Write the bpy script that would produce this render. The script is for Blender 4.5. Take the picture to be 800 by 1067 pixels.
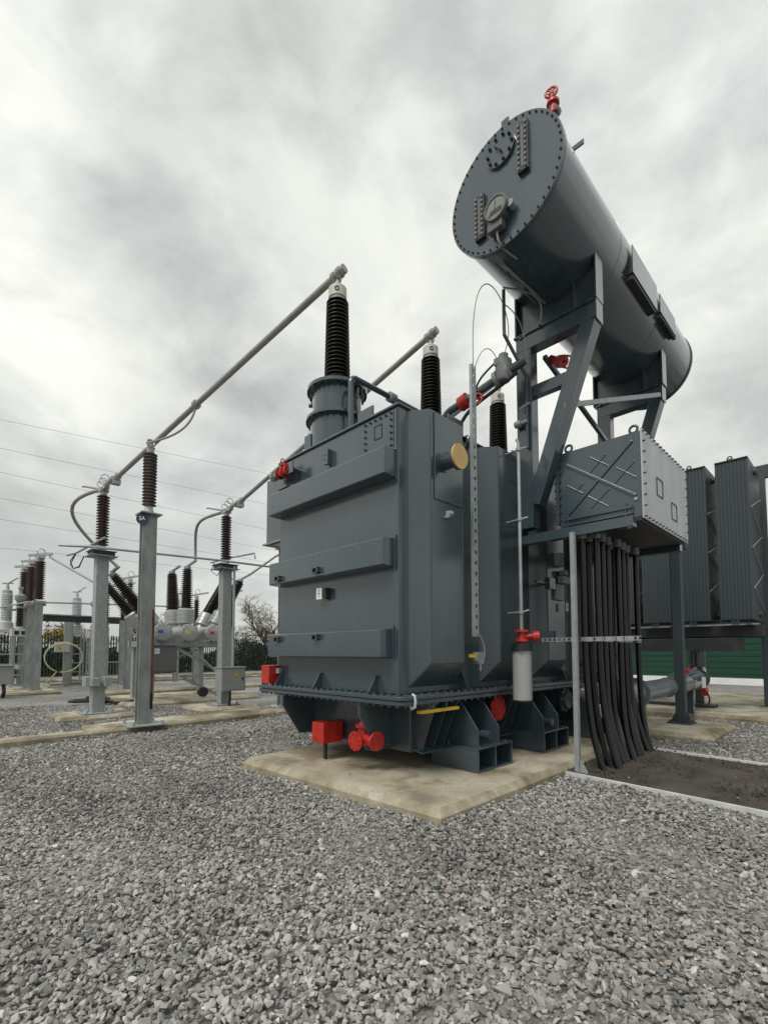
import bpy, bmesh, math, random
import numpy as np
from mathutils import Vector, Matrix, Euler
random.seed(7); rng = np.random.default_rng(11)
for o in list(bpy.data.objects): bpy.data.objects.remove(o)
scene = bpy.context.scene
COL = scene.collection
R = math.radians

# ---------------------------------------------------------------- camera
YAW, PITCH, ROLL = -0.791926, 0.055993, -0.001131
fwd = Vector((math.sin(YAW)*math.cos(PITCH), math.cos(YAW)*math.cos(PITCH), math.sin(PITCH)))
rgt = Vector((math.cos(YAW), -math.sin(YAW), 0)); upv = rgt.cross(fwd)
rg2 = rgt*math.cos(ROLL)+upv*math.sin(ROLL); up2 = -rgt*math.sin(ROLL)+upv*math.cos(ROLL)
cam = bpy.data.cameras.new('camera'); cam_o = bpy.data.objects.new('camera', cam); COL.objects.link(cam_o)
m = Matrix.Identity(4)
for i in range(3):
    m[i][0] = rg2[i]; m[i][1] = up2[i]; m[i][2] = -fwd[i]
m.translation = Vector((0, 0, 1.6)); cam_o.matrix_world = m
cam.sensor_fit = 'HORIZONTAL'; cam.sensor_width = 36; cam.lens = 36*498.66/800
cam.shift_y = (651.76-533.5)/800; cam.clip_start = .05; cam.clip_end = 3000
scene.camera = cam_o

# ---------------------------------------------------------------- sky, sun, exposure
SUN_EL, SUN_AZ = R(54), R(172)      # azimuth: direction the light comes from, measured clockwise from +Y
world = bpy.data.worlds.new('World'); scene.world = world; world.use_nodes = True
wn = world.node_tree; wn.nodes.clear(); wl = wn.links
def W(t, **k):
    n = wn.nodes.new(t)
    for a, b in k.items(): setattr(n, a, b)
    return n
sky = W('ShaderNodeTexSky', sky_type='NISHITA', sun_disc=False); sky.sun_elevation = SUN_EL; sky.sun_rotation = SUN_AZ
sky.air_density = 1.0; sky.dust_density = 2.5
geo = W('ShaderNodeTexCoord'); sep = W('ShaderNodeSeparateXYZ'); wl.new(geo.outputs['Generated'], sep.inputs[0])
zc = W('ShaderNodeMath', operation='MAXIMUM'); wl.new(sep.outputs['Z'], zc.inputs[0]); zc.inputs[1].default_value = 0.0
za = W('ShaderNodeMath', operation='ADD'); wl.new(zc.outputs[0], za.inputs[0]); za.inputs[1].default_value = .42
dx = W('ShaderNodeMath', operation='DIVIDE'); wl.new(sep.outputs['X'], dx.inputs[0]); wl.new(za.outputs[0], dx.inputs[1])
dy = W('ShaderNodeMath', operation='DIVIDE'); wl.new(sep.outputs['Y'], dy.inputs[0]); wl.new(za.outputs[0], dy.inputs[1])
cmb = W('ShaderNodeCombineXYZ'); wl.new(dx.outputs[0], cmb.inputs[0]); wl.new(dy.outputs[0], cmb.inputs[1])
n1 = W('ShaderNodeTexNoise'); n1.inputs['Scale'].default_value = 2.1; n1.inputs['Detail'].default_value = 7; n1.inputs['Roughness'].default_value = .5
n1.inputs['Distortion'].default_value = .35
mp1 = W('ShaderNodeMapping'); mp1.inputs['Location'].default_value = (3.1, 1.7, .4); mp1.inputs['Scale'].default_value = (1.0, 1.0, 1.5); mp1.inputs['Rotation'].default_value = (.2, .1, .4)
wl.new(geo.outputs['Generated'], mp1.inputs[0]); wl.new(mp1.outputs[0], n1.inputs['Vector'])
r1 = W('ShaderNodeValToRGB'); e = r1.color_ramp.elements           # cloud brightness
e[0].position = .32; e[0].color = (4.0, 4.12, 4.02, 1); e[1].position = .62; e[1].color = (6.25, 6.35, 6.05, 1)
k = r1.color_ramp.elements.new(.47); k.color = (5.05, 5.18, 4.98, 1)
wl.new(n1.outputs['Fac'], r1.inputs[0])
n2 = W('ShaderNodeTexNoise'); n2.inputs['Scale'].default_value = .55; n2.inputs['Detail'].default_value = 5
mp2 = W('ShaderNodeMapping'); mp2.inputs['Location'].default_value = (8.3, 5.2, 2.0); mp2.inputs['Scale'].default_value = (1.0, 1.0, 1.7); wl.new(geo.outputs['Generated'], mp2.inputs[0]); wl.new(mp2.outputs[0], n2.inputs['Vector'])
r2 = W('ShaderNodeValToRGB'); r2.color_ramp.elements[0].position = .40; r2.color_ramp.elements[0].color = (.86,.86,.86,1)
r2.color_ramp.elements[1].position = .56; r2.color_ramp.elements[1].color = (1,1,1,1)
wl.new(n2.outputs['Fac'], r2.inputs[0])
n3 = W('ShaderNodeTexNoise'); n3.inputs['Scale'].default_value = 4.2; n3.inputs['Detail'].default_value = 8; n3.inputs['Roughness'].default_value = .55; n3.inputs['Distortion'].default_value = .3
wl.new(mp2.outputs[0], n3.inputs['Vector'])
r3 = W('ShaderNodeValToRGB'); r3.color_ramp.elements[0].position = .34; r3.color_ramp.elements[0].color = (.73,.745,.76,1); r3.color_ramp.elements[1].position = .60; r3.color_ramp.elements[1].color = (1.08,1.075,1.05,1)
wl.new(n3.outputs['Fac'], r3.inputs[0])
hz = W('ShaderNodeMapRange'); hz.inputs['From Min'].default_value = 0; hz.inputs['From Max'].default_value = .5; hz.inputs['To Min'].default_value = .74; hz.inputs['To Max'].default_value = 1.0; wl.new(zc.outputs[0], hz.inputs[0])
cm = W('ShaderNodeMixRGB', blend_type='MULTIPLY'); cm.inputs[0].default_value = 1; wl.new(r1.outputs['Color'], cm.inputs[1]); wl.new(r3.outputs['Color'], cm.inputs[2])
cm2 = W('ShaderNodeMixRGB', blend_type='MULTIPLY'); cm2.inputs[0].default_value = 1; wl.new(cm.outputs[0], cm2.inputs[1]); wl.new(hz.outputs[0], cm2.inputs[2])
mx = W('ShaderNodeMixRGB'); wl.new(r2.outputs['Color'], mx.inputs['Fac']); wl.new(sky.outputs['Color'], mx.inputs[1]); wl.new(cm2.outputs[0], mx.inputs[2])
bg = W('ShaderNodeBackground'); bg.inputs['Strength'].default_value = .118; wl.new(mx.outputs[0], bg.inputs['Color'])
wo = W('ShaderNodeOutputWorld'); wl.new(bg.outputs[0], wo.inputs['Surface'])
sun = bpy.data.lights.new('sun', 'SUN'); sun.energy = 1.5; sun.angle = R(22); sun.color = (1, .97, .93)
sun_o = bpy.data.objects.new('sun', sun); COL.objects.link(sun_o)
sd = Vector((math.sin(SUN_AZ)*math.cos(SUN_EL), math.cos(SUN_AZ)*math.cos(SUN_EL), math.sin(SUN_EL)))
sun_o.rotation_euler = sd.to_track_quat('Z', 'Y').to_euler(); sun_o.location = (0, -10, 30)
scene.view_settings.view_transform = 'Standard'; scene.view_settings.look = 'None'
scene.view_settings.gamma = 1; scene.view_settings.exposure = 0.38; scene.view_settings.use_curve_mapping = False
scene.render.engine = 'CYCLES'

# ---------------------------------------------------------------- materials
def mat(name, col, rough=.5, metal=0., var=.12, vscale=3., bump=0., bscale=40., col2=None, streak=0., spec=.5, detail=5, rvar=.12, coat=0., dust=0.):
    M = bpy.data.materials.new(name); M.use_nodes = True; t = M.node_tree; N = t.nodes; L = t.links
    b = N['Principled BSDF']; b.inputs['Metallic'].default_value = metal
    b.inputs['Specular IOR Level'].default_value = spec
    if coat: b.inputs['Coat Weight'].default_value = coat; b.inputs['Coat Roughness'].default_value = .15
    tc = N.new('ShaderNodeTexCoord'); mp = N.new('ShaderNodeMapping'); L.new(tc.outputs['Object'], mp.inputs[0])
    ns = N.new('ShaderNodeTexNoise'); ns.inputs['Scale'].default_value = vscale; ns.inputs['Detail'].default_value = detail
    L.new(mp.outputs[0], ns.inputs['Vector'])
    if streak:
        mp.inputs['Scale'].default_value = (1, 1, streak)
    c2 = col2 if col2 else tuple(c*(1-var) for c in col); c1 = col if col2 else tuple(min(1, c*(1+var)) for c in col)
    rp = N.new('ShaderNodeValToRGB'); rp.color_ramp.elements[0].position = .32; rp.color_ramp.elements[1].position = .68
    rp.color_ramp.elements[0].color = (*c2, 1); rp.color_ramp.elements[1].color = (*c1, 1)
    L.new(ns.outputs['Fac'], rp.inputs[0]); L.new(rp.outputs[0], b.inputs['Base Color'])
    if dust:
        m2 = N.new('ShaderNodeMapping'); m2.inputs['Scale'].default_value = (5, 5, .45); L.new(tc.outputs['Object'], m2.inputs[0])
        nd = N.new('ShaderNodeTexNoise'); nd.inputs['Scale'].default_value = 1.6; nd.inputs['Detail'].default_value = 8; nd.inputs['Roughness'].default_value = .6; L.new(m2.outputs[0], nd.inputs['Vector'])
        rd = N.new('ShaderNodeMapRange'); rd.inputs['From Min'].default_value = .5; rd.inputs['From Max'].default_value = .8; rd.inputs['To Max'].default_value = dust; L.new(nd.outputs['Fac'], rd.inputs[0])
        md = N.new('ShaderNodeMixRGB'); L.new(rd.outputs[0], md.inputs[0]); L.new(rp.outputs[0], md.inputs[1]); md.inputs[2].default_value = (.22, .225, .21, 1); L.new(md.outputs[0], b.inputs['Base Color'])
    n2 = N.new('ShaderNodeTexNoise'); n2.inputs['Scale'].default_value = vscale*2.7; n2.inputs['Detail'].default_value = 4
    L.new(tc.outputs['Object'], n2.inputs['Vector'])
    mr = N.new('ShaderNodeMapRange'); mr.inputs['To Min'].default_value = max(.02, rough-rvar); mr.inputs['To Max'].default_value = min(1, rough+rvar)
    L.new(n2.outputs['Fac'], mr.inputs['Value']); L.new(mr.outputs[0], b.inputs['Roughness'])
    if bump:
        n3 = N.new('ShaderNodeTexNoise'); n3.inputs['Scale'].default_value = bscale; n3.inputs['Detail'].default_value = 6
        L.new(tc.outputs['Object'], n3.inputs['Vector'])
        bp = N.new('ShaderNodeBump'); bp.inputs['Strength'].default_value = bump; bp.inputs['Distance'].default_value = .01
        L.new(n3.outputs['Fac'], bp.inputs['Height']); L.new(bp.outputs[0], b.inputs['Normal'])
    return M
G = {}
G['paint'] = mat('grey_paint', (.044, .065, .078), .24, var=.05, vscale=1.3, bump=.015, bscale=2.5, streak=.35, coat=.8, rvar=.06, dust=.07)
G['paint2'] = mat('grey_paint_radiator', (.042, .056, .064), .48, var=.08, vscale=1.6, streak=.3, dust=.06)
G['pipe'] = mat('sky_lightened_grey_pipe', (.17, .20, .215), .3, var=.07, vscale=2, coat=.4, dust=.2)  # base grey lightened to stand in for sky reflected in the oil main
G['bolt'] = mat('dark_bolt', (.035, .036, .04), .5, metal=.4, var=.2)
G['galv'] = mat('galvanised_steel', (.34, .365, .365), .52, metal=.35, var=.13, vscale=14, bump=.05, bscale=60, streak=.6)
G['galvd'] = mat('weathered_galvanised_steel', (.29, .31, .305), .58, metal=.3, var=.2, vscale=7, bump=.08, bscale=60, streak=.4)
G['alu'] = mat('aluminium', (.34, .335, .32), .48, metal=.5, var=.1, vscale=9)
G['bright'] = mat('bright_zinc_plate', (.44, .46, .475), .45, metal=.35, var=.12, vscale=2.5, bump=.03, bscale=20, streak=.35)
G['porc'] = mat('brown_porcelain', (.038, .016, .012), .28, var=.2, vscale=10, coat=.3)
G['porcg'] = mat('grey_brown_polymer', (.115, .095, .075), .5, var=.2, vscale=10)
G['porck'] = mat('black_brown_porcelain', (.022, .017, .016), .3, var=.2, vscale=10, coat=.25)
G['cream'] = mat('cream_metal', (.55, .54, .48), .5, var=.08)
G['pale'] = mat('pale_grey_enamel', (.50, .52, .52), .42, var=.07, vscale=4, streak=.3)
G['canister'] = mat('grey_plastic', (.33, .34, .335), .35, var=.05, vscale=3, streak=.3)
G['cab'] = mat('grey_cabinet', (.27, .28, .265), .45, var=.06, vscale=2)
G['cabd'] = mat('dark_grey_cabinet', (.12, .122, .12), .45, var=.08, vscale=2)
G['red'] = mat('red_paint', (.46, .020, .014), .42, var=.25, vscale=7, coat=.1, dust=.15)
G['yellow'] = mat('yellow_paint', (.55, .36, .03), .45, var=.15, vscale=9)
G['tan'] = mat('tan_gasket_board', (.62, .40, .16), .6, var=.1, vscale=6)
G['black'] = mat('black_rubber', (.018, .018, .019), .42, var=.25, vscale=12)
G['cable'] = mat('black_cable_sheath', (.006, .006, .007), .22, var=.3, vscale=7, spec=.45, rvar=.08)
G['shrink'] = mat('scuffed_pale_sheath', (.13, .13, .128), .55, var=.6, vscale=22)
G['white'] = mat('white_plate', (.72, .73, .72), .5, var=.05)
G['print'] = mat('black_print', (.02, .02, .02), .6)
G['navy'] = mat('navy_enamel', (.012, .012, .05), .35)
G['blue'] = mat('blue_marker', (.03, .12, .42), .5)
G['ylw2'] = mat('yellow_marker', (.62, .58, .08), .5)
G['redm'] = mat('red_marker', (.55, .03, .05), .5)
G['silv'] = mat('cast_aluminium', (.42, .43, .425), .4, metal=.4, var=.08, vscale=6)
G['hose'] = mat('yellow_hose', (.62, .6, .34), .5)
G['fence'] = mat('dark_green_fence_paint', (.010, .022, .016), .5, var=.3, vscale=1)
G['green'] = mat('green_cladding', (.005, .048, .026), .45, var=.08, vscale=1.5)
G['rust'] = mat('rusty_steel', (.13, .055, .03), .8, var=.3, vscale=9)
G['grime'] = mat('dark_steel', (.028, .030, .033), .55, var=.2, vscale=4)
G['glass'] = mat('gauge_glass', (.24, .255, .22), .12, var=.1)
G['bark'] = mat('bark', (.085, .068, .052), .9, var=.3, vscale=5)
G['twig'] = mat('twig', (.12, .09, .065), .9, var=.3, vscale=3)
G['leaf'] = mat('hedge_leaf', (.034, .050, .018), .7, var=.4, vscale=1.2)
G['leafy'] = mat('yellowing_leaf', (.26, .19, .03), .7, var=.4, vscale=2)

def concrete():
    M = bpy.data.materials.new('concrete'); M.use_nodes = True; t = M.node_tree; N = t.nodes; L = t.links; b = N['Principled BSDF']
    tc = N.new('ShaderNodeTexCoord')
    def noise(s, d=6, r=.55):
        n = N.new('ShaderNodeTexNoise'); n.inputs['Scale'].default_value = s; n.inputs['Detail'].default_value = d; n.inputs['Roughness'].default_value = r
        L.new(tc.outputs['Object'], n.inputs['Vector']); return n
    a = noise(1.1, 8, .6); ra = N.new('ShaderNodeValToRGB'); el = ra.color_ramp.elements
    el[0].position = .36; el[0].color = (.23, .205, .155, 1); el[1].position = .62; el[1].color = (.53, .485, .39, 1)
    q = ra.color_ramp.elements.new(.47); q.color = (.39, .345, .255, 1)
    L.new(a.outputs['Fac'], ra.inputs[0])
    f = noise(60, 4); rf = N.new('ShaderNodeValToRGB'); rf.color_ramp.elements[0].color = (.72, .72, .72, 1); rf.color_ramp.elements[1].color = (1.15, 1.15, 1.15, 1)
    L.new(f.outputs['Fac'], rf.inputs[0])
    mu = N.new('ShaderNodeMixRGB'); mu.blend_type = 'MULTIPLY'; mu.inputs[0].default_value = 1; L.new(ra.outputs[0], mu.inputs[1]); L.new(rf.outputs[0], mu.inputs[2])
    wn_ = noise(.75, 7, .62); rw = N.new('ShaderNodeValToRGB'); rw.color_ramp.elements[0].position = .50; rw.color_ramp.elements[0].color = (1,1,1,1); rw.color_ramp.elements[1].position = .60; rw.color_ramp.elements[1].color = (.50,.46,.38,1)
    L.new(wn_.outputs['Fac'], rw.inputs[0]); mw = N.new('ShaderNodeMixRGB'); mw.blend_type = 'MULTIPLY'; mw.inputs[0].default_value = 1; L.new(mu.outputs[0], mw.inputs[1]); L.new(rw.outputs[0], mw.inputs[2]); mu = mw
    # moss on the sloping and upright edges, where the face does not look up
    ge = N.new('ShaderNodeNewGeometry'); sp = N.new('ShaderNodeSeparateXYZ'); L.new(ge.outputs['True Normal'], sp.inputs[0])
    mr = N.new('ShaderNodeMapRange'); mr.inputs['From Min'].default_value = .95; mr.inputs['From Max'].default_value = .75; L.new(sp.outputs['Z'], mr.inputs[0])
    ms = noise(7, 6, .65); rm = N.new('ShaderNodeValToRGB'); rm.color_ramp.elements[0].position = .36; rm.color_ramp.elements[1].position = .62
    L.new(ms.outputs['Fac'], rm.inputs[0]); mm = N.new('ShaderNodeMath'); mm.operation = 'MULTIPLY'; L.new(mr.outputs[0], mm.inputs[0]); L.new(rm.outputs[0], mm.inputs[1])
    mk = N.new('ShaderNodeMath'); mk.operation = 'MULTIPLY'; L.new(mm.outputs[0], mk.inputs[0]); mk.inputs[1].default_value = .5
    mo = N.new('ShaderNodeMixRGB'); L.new(mk.outputs[0], mo.inputs[0]); L.new(mu.outputs[0], mo.inputs[1]); mo.inputs[2].default_value = (.20, .18, .095, 1)
    L.new(mo.outputs[0], b.inputs['Base Color']); b.inputs['Roughness'].default_value = .8; b.inputs['Specular IOR Level'].default_value = .3
    bp = N.new('ShaderNodeBump'); bp.inputs['Strength'].default_value = .35; bp.inputs['Distance'].default_value = .006
    L.new(f.outputs['Fac'], bp.inputs['Height']); L.new(bp.outputs[0], b.inputs['Normal'])
    return M
G['conc'] = concrete()

def gravel(sheet):
    M = bpy.data.materials.new('gravel_sheet' if sheet else 'gravel_stone'); M.use_nodes = True; t = M.node_tree; N = t.nodes; L = t.links; b = N['Principled BSDF']
    b.inputs['Specular IOR Level'].default_value = .25
    lift = .95 if sheet else 1.17  # sheet colour held darker than the stones, painting shade into their gaps
    rp = N.new('ShaderNodeValToRGB'); el = rp.color_ramp.elements; rp.color_ramp.interpolation = 'LINEAR'
    stops = [(0, (.15, .15, .146)), (.25, (.205, .203, .192)), (.4, (.22, .21, .202)), (.55, (.275, .265, .25)), (.72, (.315, .31, .30)), (.93, (.38, .365, .335)), (.955, (.30, .235, .205)), (.97, (.33, .325, .315)), (1, (.55, .54, .51))]
    el[0].position = 0; stops = [(p, tuple(min(1, q*lift*t) for q, t in zip(c, (1.0, .995, .985)))) for p, c in stops]; el[0].color = (*stops[0][1], 1); el[1].position = 1; el[1].color = (*stops[-1][1], 1)
    for p, c in stops[1:-1]:
        q = rp.color_ramp.elements.new(p); q.color = (*c, 1)
    tc = N.new('ShaderNodeTexCoord')
    big = N.new('ShaderNodeTexNoise'); big.inputs['Scale'].default_value = .45; big.inputs['Detail'].default_value = 4; L.new(tc.outputs['Object'], big.inputs['Vector'])
    rb = N.new('ShaderNodeMapRange'); rb.inputs['To Min'].default_value = .72; rb.inputs['To Max'].default_value = 1.2; rb.inputs['From Min'].default_value = .3; rb.inputs['From Max'].default_value = .7
    L.new(big.outputs['Fac'], rb.inputs[0])
    if sheet:
        vo = N.new('ShaderNodeTexVoronoi'); vo.inputs['Scale'].default_value = 27; L.new(tc.outputs['Object'], vo.inputs['Vector'])
        sx = N.new('ShaderNodeSeparateXYZ'); L.new(vo.outputs['Color'], sx.inputs[0]); L.new(sx.outputs['X'], rp.inputs[0])
        bp = N.new('ShaderNodeBump'); bp.inputs['Strength'].default_value = 1; bp.inputs['Distance'].default_value = .022; bp.invert = True
        L.new(vo.outputs['Distance'], bp.inputs['Height']); L.new(bp.outputs[0], b.inputs['Normal'])
    else:
        ge = N.new('ShaderNodeNewGeometry'); L.new(ge.outputs['Random Per Island'], rp.inputs[0])
        nn = N.new('ShaderNodeTexNoise'); nn.inputs['Scale'].default_value = 90; nn.inputs['Detail'].default_value = 3; L.new(tc.outputs['Object'], nn.inputs['Vector'])
        bp = N.new('ShaderNodeBump'); bp.inputs['Strength'].default_value = .5; bp.inputs['Distance'].default_value = .004
        L.new(nn.outputs['Fac'], bp.inputs['Height']); L.new(bp.outputs[0], b.inputs['Normal'])
    mu = N.new('ShaderNodeMixRGB'); mu.blend_type = 'MULTIPLY'; mu.inputs[0].default_value = 1
    L.new(rp.outputs[0], mu.inputs[1]); L.new(rb.outputs[0], mu.inputs[2]); L.new(mu.outputs[0], b.inputs['Base Color'])
    b.inputs['Roughness'].default_value = .85
    return M
G['gsheet'] = gravel(True); G['gstone'] = gravel(False)
G['edge'] = mat('pale_edging', (.60, .61, .61), .45, var=.12, vscale=5)
G['sand'] = mat('damp_sand', (.085, .072, .058), .95, var=.25, vscale=2.2, bump=1., bscale=38, col2=(.045, .039, .032), detail=9)

# ---------------------------------------------------------------- mesh helpers
def V(*a): return Vector(a)
class MB:
    def __init__(s): s.v = []; s.f = []
    def add(s, vs, fs):
        n = len(s.v); s.v += [tuple(p) for p in vs]; s.f += [tuple(i+n for i in f) for f in fs]; return s
    def box(s, x0, x1, y0, y1, z0, z1):
        return s.add([(x0,y0,z0),(x1,y0,z0),(x1,y1,z0),(x0,y1,z0),(x0,y0,z1),(x1,y0,z1),(x1,y1,z1),(x0,y1,z1)],
                     [(0,3,2,1),(4,5,6,7),(0,1,5,4),(1,2,6,5),(2,3,7,6),(3,0,4,7)])
    def bar(s, p0, p1, w, h, up=(0,0,1)):
        p0 = Vector(p0); p1 = Vector(p1); d = (p1-p0).normalized(); u = Vector(up)
        if abs(d.dot(u)) > .98: u = Vector((0,1,0))
        a = d.cross(u).normalized(); c = a.cross(d).normalized(); vs = []
        for p in (p0, p1):
            for i, j in ((-1,-1),(1,-1),(1,1),(-1,1)): vs.append(p+a*i*w/2+c*j*h/2)
        return s.add(vs, [(0,1,2,3),(7,6,5,4),(0,4,5,1),(1,5,6,2),(2,6,7,3),(3,7,4,0)])
    def prism(s, poly, vec):
        n = len(poly); vec = Vector(vec); a = [Vector(p) for p in poly]
        return s.add(a+[p+vec for p in a], [tuple(range(n))[::-1], tuple(range(n, 2*n))]+[(i, (i+1)%n, (i+1)%n+n, i+n) for i in range(n)])
    def lathe(s, prof, base, d=(0,0,1), n=20, caps=True):
        d = Vector(d).normalized(); u = Vector((1,0,0)) if abs(d.x) < .9 else Vector((0,1,0)); a = (u-d*u.dot(d)).normalized(); c = d.cross(a); base = Vector(base)
        vs = []; fs = []
        for r, z in prof:
            for i in range(n):
                t = 2*math.pi*i/n; vs.append(base+d*z+(a*math.cos(t)+c*math.sin(t))*r)
        for k in range(len(prof)-1):
            for i in range(n):
                j = (i+1) % n; fs.append((k*n+i, k*n+j, (k+1)*n+j, (k+1)*n+i))
        if caps: fs.append(tuple(range(n))[::-1]); fs.append(tuple((len(prof)-1)*n+i for i in range(n)))
        return s.add(vs, fs)
    def cyl(s, p0, p1, r, r1=None, n=16):
        p0 = Vector(p0); d = Vector(p1)-p0
        return s.lathe([(r, 0), (r if r1 is None else r1, d.length)], p0, d, n)
    def tube(s, pts, r, n=8, closed=False, r1=None):
        P = [Vector(p) for p in pts]; m_ = len(P); T = []
        for i in range(m_):
            if closed: T.append((P[(i+1)%m_]-P[i-1]).normalized())
            else: T.append((P[min(i+1, m_-1)]-P[max(i-1, 0)]).normalized())
        u = Vector((0,0,1)) if abs(T[0].z) < .9 else Vector((1,0,0)); a = (u-T[0]*u.dot(T[0])).normalized(); vs = []; fs = []
        for i in range(m_):
            a = (a-T[i]*a.dot(T[i])).normalized(); c = T[i].cross(a); rr = r if r1 is None else r+(r1-r)*i/(m_-1)
            for q in range(n):
                t = 2*math.pi*q/n; vs.append(P[i]+(a*math.cos(t)+c*math.sin(t))*rr)
        for i in range(m_ if closed else m_-1):
            i2 = (i+1) % m_
            for q in range(n): fs.append((i*n+q, i*n+(q+1)%n, i2*n+(q+1)%n, i2*n+q))
        if not closed: fs.append(tuple(range(n))[::-1]); fs.append(tuple((m_-1)*n+q for q in range(n)))
        return s.add(vs, fs)
    def ring(s, c, d, Rr, r, n=18, k=6):
        d = Vector(d).normalized(); u = Vector((0,0,1)) if abs(d.z) < .9 else Vector((1,0,0)); a = (u-d*u.dot(d)).normalized(); b = d.cross(a); c = Vector(c)
        return s.tube([c+(a*math.cos(2*math.pi*i/n)+b*math.sin(2*math.pi*i/n))*Rr for i in range(n)], r, k, True)
    def bolts(s, pts, d, r=.016, h=.022):
        for p in pts:
            p = Vector(p); s.lathe([(r, 0), (r, h)], p, d, 6)
        return s
    def build(s, name, mt, parent=None, smooth=None, bevel=0., kind=None, label=None):
        me = bpy.data.meshes.new(name); me.from_pydata(s.v, [], s.f); me.update()
        bm = bmesh.new(); bm.from_mesh(me); bmesh.ops.recalc_face_normals(bm, faces=bm.faces); bm.to_mesh(me); bm.free()
        me.materials.append(G[mt] if isinstance(mt, str) else mt)
        if smooth:
            me.polygons.foreach_set('use_smooth', [True]*len(me.polygons)); me.set_sharp_from_angle(angle=R(smooth if smooth > 1 else 38))
        o = bpy.data.objects.new(name, me); COL.objects.link(o)
        if parent is not None:
            o.parent = parent
            if parent.type == 'EMPTY' and parent.parent is None: o.location = -parent.location
        if bevel:
            b = o.modifiers.new('bevel', 'BEVEL'); b.width = bevel; b.segments = 2; b.limit_method = 'ANGLE'; b.angle_limit = R(50)
        if kind: o['kind'] = kind
        if label: o['label'] = label
        return o
def thing(name, label, cat, loc=(0,0,0), group=None):
    o = bpy.data.objects.new(name, None); COL.objects.link(o); o.location = loc; o.empty_display_size = .2
    o['label'] = label; o['category'] = cat
    if group: o['group'] = group
    return o
def tag(o, label, cat, group=None):
    o['label'] = label; o['category'] = cat
    if group: o['group'] = group
    return o
def copy_tree(o, parent=None, **kw):
    c = o.copy(); COL.objects.link(c); c.parent = parent
    for ch in [x for x in bpy.data.objects if x.parent == o]: copy_tree(ch, c)
    for k_, v_ in kw.items():
        if k_ == 'loc': c.location = v_
        elif k_ == 'rz': c.rotation_euler = (0, 0, v_)
        else: c[k_] = v_
    return c
def arc(c, r, a0, a1, n, ax='xz'):
    out = []
    for i in range(n+1):
        t = R(a0+(a1-a0)*i/n); p = [c[0], c[1], c[2]]; p['xyz'.index(ax[0])] += r*math.cos(t); p['xyz'.index(ax[1])] += r*math.sin(t); out.append(tuple(p))
    return out
def bez(p0, p1, p2, p3, n=12):
    p0, p1, p2, p3 = map(Vector, (p0, p1, p2, p3))
    return [p0*(1-t)**3+p1*3*t*(1-t)**2+p2*3*t*t*(1-t)+p3*t**3 for t in [i/n for i in range(n+1)]]
def sheds(r0, r1, h, n, z0=0., alt=None):
    prof = [(r0, z0)]; st = h/n
    for i in range(n):
        z = z0+i*st; rr = r1 if (alt is None or i % 2 == 0) else alt
        prof += [(r0, z+.18*st), (rr, z+.30*st), (rr, z+.42*st), (r0, z+.82*st)]
    prof.append((r0, z0+h)); return prof
def line(a, b, n):
    a = Vector(a); b = Vector(b); return [a+(b-a)*i/(n-1) for i in range(n)]
def struct(name, mb, mt, **k):
    o = mb.build(name, mt, **k); o['kind'] = 'structure'; return o

# ================================================================ THE SETTING
g = MB(); S = 900
g.add([(-S,-S,-.03),(S,-S,-.03),(S,S,-.03),(-S,S,-.03)], [(0,1,2,3)]); struct('ground', g, 'gsheet')

def pad(name, poly, z1=.12, z0=-.2, ch=.07, cz=.07):
    """concrete slab with a sloped (chamfered) top edge; poly is the outline at ground level"""
    n = len(poly); c = Vector((sum(p[0] for p in poly)/n, sum(p[1] for p in poly)/n)); inner = []
    P = [Vector(p) for p in poly]
    for i in range(n):
        a, b, d = P[i-1], P[i], P[(i+1) % n]
        e1 = (b-a).normalized(); e2 = (d-b).normalized(); n1_ = Vector((-e1.y, e1.x)); n2_ = Vector((-e2.y, e2.x))
        q = b+(n1_+n2_)*ch/(1+n1_.dot(n2_)); inner.append(q)
    mb = MB()
    vs = [(p.x, p.y, z0) for p in P]+[(p.x, p.y, z1-cz) for p in P]+[(p.x, p.y, z1) for p in inner]
    fs = [tuple(range(2*n, 3*n))]
    for k_ in (0, 1): fs += [(k_*n+i, k_*n+(i+1)%n, (k_+1)*n+(i+1)%n, (k_+1)*n+i) for i in range(n)]
    mb.add(vs, fs); return struct(name, mb, 'conc', bevel=.012)
PADS = []; PADZ = []
def addpad(name, poly, **k): PADS.append(poly); PADZ.append(k.get('z1', .12)); return pad(name, poly, **k)
addpad('transformer_pad', [(-6.27,3.37),(-2.86,3.56),(-2.86,6.12),(-3.0,12.0),(-6.9,12.0)])
addpad('column_footing', [(-4.6,9.85),(-1.98,10.05),(-2.0,12.1),(-4.6,12.3)])
addpad('radiator_footing', [(-9.5,14.2),(-1.0,13.55),(-1.0,21.0),(-9.5,21.0)])
addpad('kerb', [(-10.75,-6),(-10.35,-6),(-10.42,2.45),(-10.8,2.45)], z1=.1, ch=.04, cz=.04)
addpad('kerb_slab', [(-11.5,2.55),(-10.42,2.46),(-11.25,14),(-12.6,14)], z1=.1, ch=.04, cz=.04)
addpad('post_footing', [(-14.4,2.55),(-13.1,2.45),(-13.1,4.15),(-14.4,4.2)], z1=.09)
addpad('post_footing', [(-14.0,5.6),(-12.55,5.6),(-12.55,7.3),(-14.0,7.3)], z1=.09)
addpad('post_footing', [(-14.0,8.8),(-12.6,8.8),(-12.6,10.3),(-14.0,10.3)], z1=.09)
addpad('breaker_footing', [(-18.6,4.6),(-15.3,4.6),(-15.3,8.9),(-18.6,8.9)], z1=.1)
addpad('post_footing', [(-27.0,2.2),(-22.4,2.2),(-22.4,4.3),(-27.0,4.3)], z1=.1)
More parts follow.
